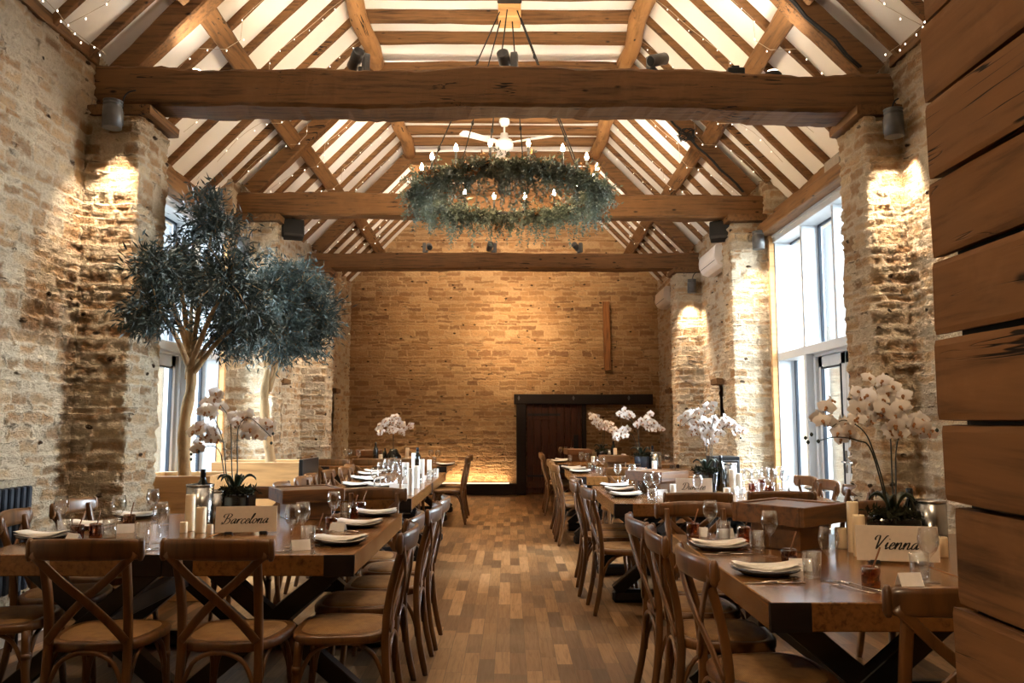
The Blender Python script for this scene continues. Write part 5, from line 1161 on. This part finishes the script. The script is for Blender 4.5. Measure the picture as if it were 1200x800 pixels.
# Dundee
tn = 'Dundee table'
for i, (px, py) in enumerate(((733, 582), (726, 576), (720, 571))): setting(px, py, f'{ORD[i]} from the camera, aisle side', tn, 0.0, False)
for i, (px, py) in enumerate(((960, 575), (955, 570))): setting(px, py, f'{ORD[i]} from the camera, window side', tn, 0.0, False)
glassware(tn, sorted_glass([('wine', 760, 585), ('wine', 769, 583), ('wine', 724, 568), ('wine', 741, 568), ('wine', 818, 588), ('wine', 877, 576), ('wine', 886, 578), ('wine', 897, 574), ('wine', 905, 577), ('wine', 914, 573), ('wine', 920, 579), ('tumbler', 752, 578), ('tumbler', 764, 588), ('tumbler', 732, 570), ('tumbler', 892, 580), ('tumbler', 910, 580), ('tumbler', 868, 586), ('amber', 752, 574), ('amber', 733, 567), ('amber', 882, 576), ('amber', 893, 571), ('amber', 902, 580), ('card', 866, 578), ('card', 776, 580), ('card', 930, 576)]))
item('stand', 770, 577, 'two tier wooden box on the Dundee table, its side lit by the window', None, 0.75, 0, (1.0, 1.0, 1.0))
p = onp(814, 582); sign('Dundee', p, 0.0, 0.29, 0.135, 'grey looking sign reading Dundee in black script', 0.12, 0.74)
p = onp(828, 576); orchid('big white orchid in a dark glass pot on the Dundee table', p.y, p, (0.10, 0.17), [((828, 535), (828, 515), (826, 500), (812, 490), (798, 500)), ((832, 535), (832, 510), (836, 492), (838, 482)), ((834, 535), (835, 512), (848, 500), (862, 498), (867, 508))],
   [(829, 480, 9, 10), (818, 488, 10, 12), (806, 491, 9, 9), (814, 500, 10, 10), (834, 507, 11, 14), (827, 512, 9, 8), (847, 495, 8, 6), (858, 497, 7, 6), (866, 505, 6, 6), (836, 494, 8, 6)], [(795, 498), (868, 513)], 1.0, 9, 'pot', 'round')
item('bottle', 845, 575, 'dark wine bottle right of the pot on the Dundee table', None); item('cooler', 854, 574, 'steel wine cooler on the Dundee table behind a tall candle', None)
item('wc_tall', 859, 577, 'tall white pillar candle right of the Dundee sign', None, 0, 0, (0.95, 0.95, 0.72)); item('wc_short', 852, 584, 'short white pillar candle in front of the tall one on the Dundee table', None, 0, 0, 0.75); item('wc_mid', 866, 577, 'medium white pillar candle beside the tall one on the Dundee table', None, 0, 0, 0.8); item('wc_short', 789, 580, 'short white pillar candle left of the Dundee sign', None, 0, 0, 0.8)
# blue pot table
tn = 'blue pot table'
for i, (px, py) in enumerate(((680, 554), (675, 551), (669, 549.5))): setting(px, py, f'{ORD[i]} from the camera, aisle side', tn, 0.0, False)
glassware(tn, sorted_glass([('wine', 698, 555), ('wine', 706, 554), ('wine', 688, 549), ('wine', 681, 547), ('wine', 782, 551), ('wine', 793, 551), ('wine', 800, 549), ('tumbler', 702, 557), ('tumbler', 692, 551), ('tumbler', 789, 552), ('amber', 696, 552), ('card', 712, 556)]))
item('stand', 720, 551, 'two tier wooden box on the blue pot table', None, 0.1, 0, (0.85, 0.85, 1.0))
p = onp(738, 554); r = empty('glass_vase', p, 0, 'low clear glass trough on the blue pot table in front of the pot', 'vase'); mb = MB(); mb.box((0, 0, 0.055), (0.26, 0.10, 0.11), None, 0.01); mb.build('trough', 'glass', r)
p = onp(753, 553); orchid('white orchid with two spreading sprays in a blue grey pot', p.y, p, (0.10, 0.19), [((749, 525), (748, 508), (742, 495), (733, 487), (725, 483)), ((750, 525), (748, 505), (752, 498), (765, 498)), ((747, 525), (740, 508), (728, 509), (719, 515))],
   [(730, 484, 5, 7), (738, 486, 5, 6), (729, 506, 6, 9), (734, 503, 4, 4), (720, 512, 5, 7), (752, 497, 6, 8), (760, 494, 7, 9), (766, 500, 6, 8), (762, 489, 5, 5), (772, 501, 4, 3)], [], 1.0, 13, 'bluepot', 'round')
item('bottle', 765, 551, 'dark wine bottle behind the steel cooler of the blue pot table', None); item('cooler', 768, 553, 'shiny steel wine cooler right of the blue pot', None); item('wc_mid', 767, 557, 'white pillar candle in front of the steel cooler on the blue pot table', None, 0, 0, 0.8); item('wc_mid', 731, 548, 'white pillar candle on the blue pot table behind the glass trough', None, 0, 0, 0.9)
# farthest right table
tn = 'farthest right table'
for i, (px, py) in enumerate(((655, 541.5), (660, 540))): setting(px, py, f'{ORD[i]} from the camera, aisle side', tn, 0.0, False)
glassware(tn, sorted_glass([('wine', 657, 538), ('wine', 663, 538), ('wine', 670, 539), ('tumbler', 668, 541), ('tumbler', 673, 540)]))
p = onp(706, 540); orchid('orchid with ivory flowers in a dark pot on the farthest right table', p.y, p, (0.09, 0.15), [((706, 515), (707, 502), (703, 494), (696, 490)), ((708, 515), (709, 503), (714, 499), (719, 502))],
   [(696, 489, 6, 10), (700, 494, 5, 8), (707, 500, 6, 10), (714, 500, 6, 9), (719, 503, 4, 5)], [], 1.0, 14, 'pot', 'round')
item('bottle', 719, 540, 'dark wine bottle right of the farthest right orchid', None); item('candle_tall', 721, 541, 'ivory pillar candle beside the bottle on the farthest right table', None, 0, 0, 0.85); item('cooler', 713, 540, 'steel wine cooler between orchid and bottle on the farthest right table', None, 0, 0, 0.85)
item('stand', 677, 540, 'two tier wooden box on the farthest right table', None, 0.1); item('wc_short', 695, 541, 'short white candle on the farthest right table', None)
# long table of tall candles
tn = 'tall candle table'
for i, (px, py) in enumerate(((448, 571), (436, 563.5))): setting(px, py, f'{ORD[i]} from the camera, middle', tn, 0.0, False)
for i, (px, py) in enumerate(((418, 570), (426, 562), (433, 557), (440, 554))): setting(px, py, f'{ORD[i]} from the camera, left side', tn, 0.0, False)
glassware(tn, sorted_glass([('wine', 439, 575), ('wine', 446, 565), ('wine', 452, 566), ('wine', 458, 563), ('wine', 463, 567), ('wine', 467, 560), ('wine', 453, 558), ('wine', 460, 557), ('wine', 472, 574), ('tumbler', 442, 572), ('tumbler', 455, 570), ('tumbler', 468, 571), ('tumbler', 484, 572), ('tumbler', 490, 567), ('tumbler', 504, 562), ('tumbler', 508, 559), ('card', 462, 573), ('card', 476, 573), ('card', 496, 562)]))
for i, (k, px, py, sc) in enumerate((('wc_tall', 481, 580, 0.8), ('wc_tall', 494, 566, 0.86), ('wc_tall', 503, 561.5, 0.75), ('wc_mid', 487, 572, 1.0), ('wc_mid', 475, 566, 1.0), ('wc_tall', 485, 556, 0.9), ('wc_short', 511, 558.5, 0.8))):
    item(k, px, py, f'white pillar candle on the tall candle table, {("nearest, tall and slim", "tall one in the middle", "tall one farther back", "medium one beside the nearest", "left one behind the wine glasses", "tall one beside the far bottle", "short one near the aisle edge")[i]}', 'white candles on the tall candle table', 0, 0, sc)
item('bottle', 489, 556, 'dark wine bottle on the tall candle table'.replace('bottle', 'bottle among white candles'), None)
p = onp(468, 556); r = empty('glass_vase', p, 0, 'low clear glass trough behind the wine glasses of the tall candle table', 'vase'); mb = MB(); mb.box((0, 0, 0.07), (0.2, 0.10, 0.14), None, 0.01); mb.build('trough', 'glass', r)
# far left table
tn = 'left far table'
p = onp(461, 543); orchid('white orchid in a dark rounded vase on the left far table', p.y, p, (0.115, 0.21), [((461, 520), (461, 508), (456, 500), (447, 503)), ((461, 520), (461, 508), (466, 497), (480, 500))],
   [(450, 500, 6, 10), (456, 495, 7, 12), (463, 491, 6, 10), (460, 501, 6, 10), (466, 499, 6, 8), (446, 503, 5, 7), (471, 506, 4, 5), (476, 499, 5, 7), (481, 500, 4, 4)], [], 1.05, 17, 'pot', 'vase')
item('bottle', 440, 543, 'dark wine bottle left of the vase on the left far table', None); item('bottle', 451, 542.5, 'dark wine bottle close to the vase on the left far table', None, 0, 0, 0.72); item('candle_mid', 446, 543.5, 'ivory pillar candle between two bottles on the left far table', None); item('candle_tall', 477, 542, 'ivory pillar candle right of the vase on the left far table', None, 0, 0, 0.9)
setting(522, 545.5, 'nearest on the aisle side', tn, 0.0, False)
glassware(tn, sorted_glass([('wine', 505, 543), ('wine', 513, 544), ('wine', 420, 543), ('wine', 426, 542), ('wine', 405, 542), ('wine', 410, 543), ('tumbler', 509, 543)]))
item('stand', 432, 541.5, 'two tier wooden box on the left far table', None, 0.1)

# black cabinet standing behind the Dundee orchid
r = empty('cabinet', (2.24, 8.62, 0), 0, 'black cabinet standing between the tables behind the Dundee orchid', 'cabinet')
mb = MB(); mb.b2((-0.14, -0.14, 0.04), (0.14, 0.14, 1.0), 0.006); mb.build('carcass', 'soot', r)
mb = MB(); mb.b2((-0.125, -0.155, 0.07), (0.125, -0.141, 0.96), 0.004); f = mb.build('door', 'black', r); mb = MB(); mb.lathe([(0.012, 0), (0.014, 0.012), (0.0, 0.02)], 10, (0.09, -0.155, 0.55), 0, Matrix.Rotation(math.pi/2, 3, 'X')); mb.build('knob', 'steel', f)
mb = MB(); mb.b2((-0.13, -0.12, 0.0), (0.13, 0.13, 0.04), 0.003); mb.build('plinth', 'soot', r)
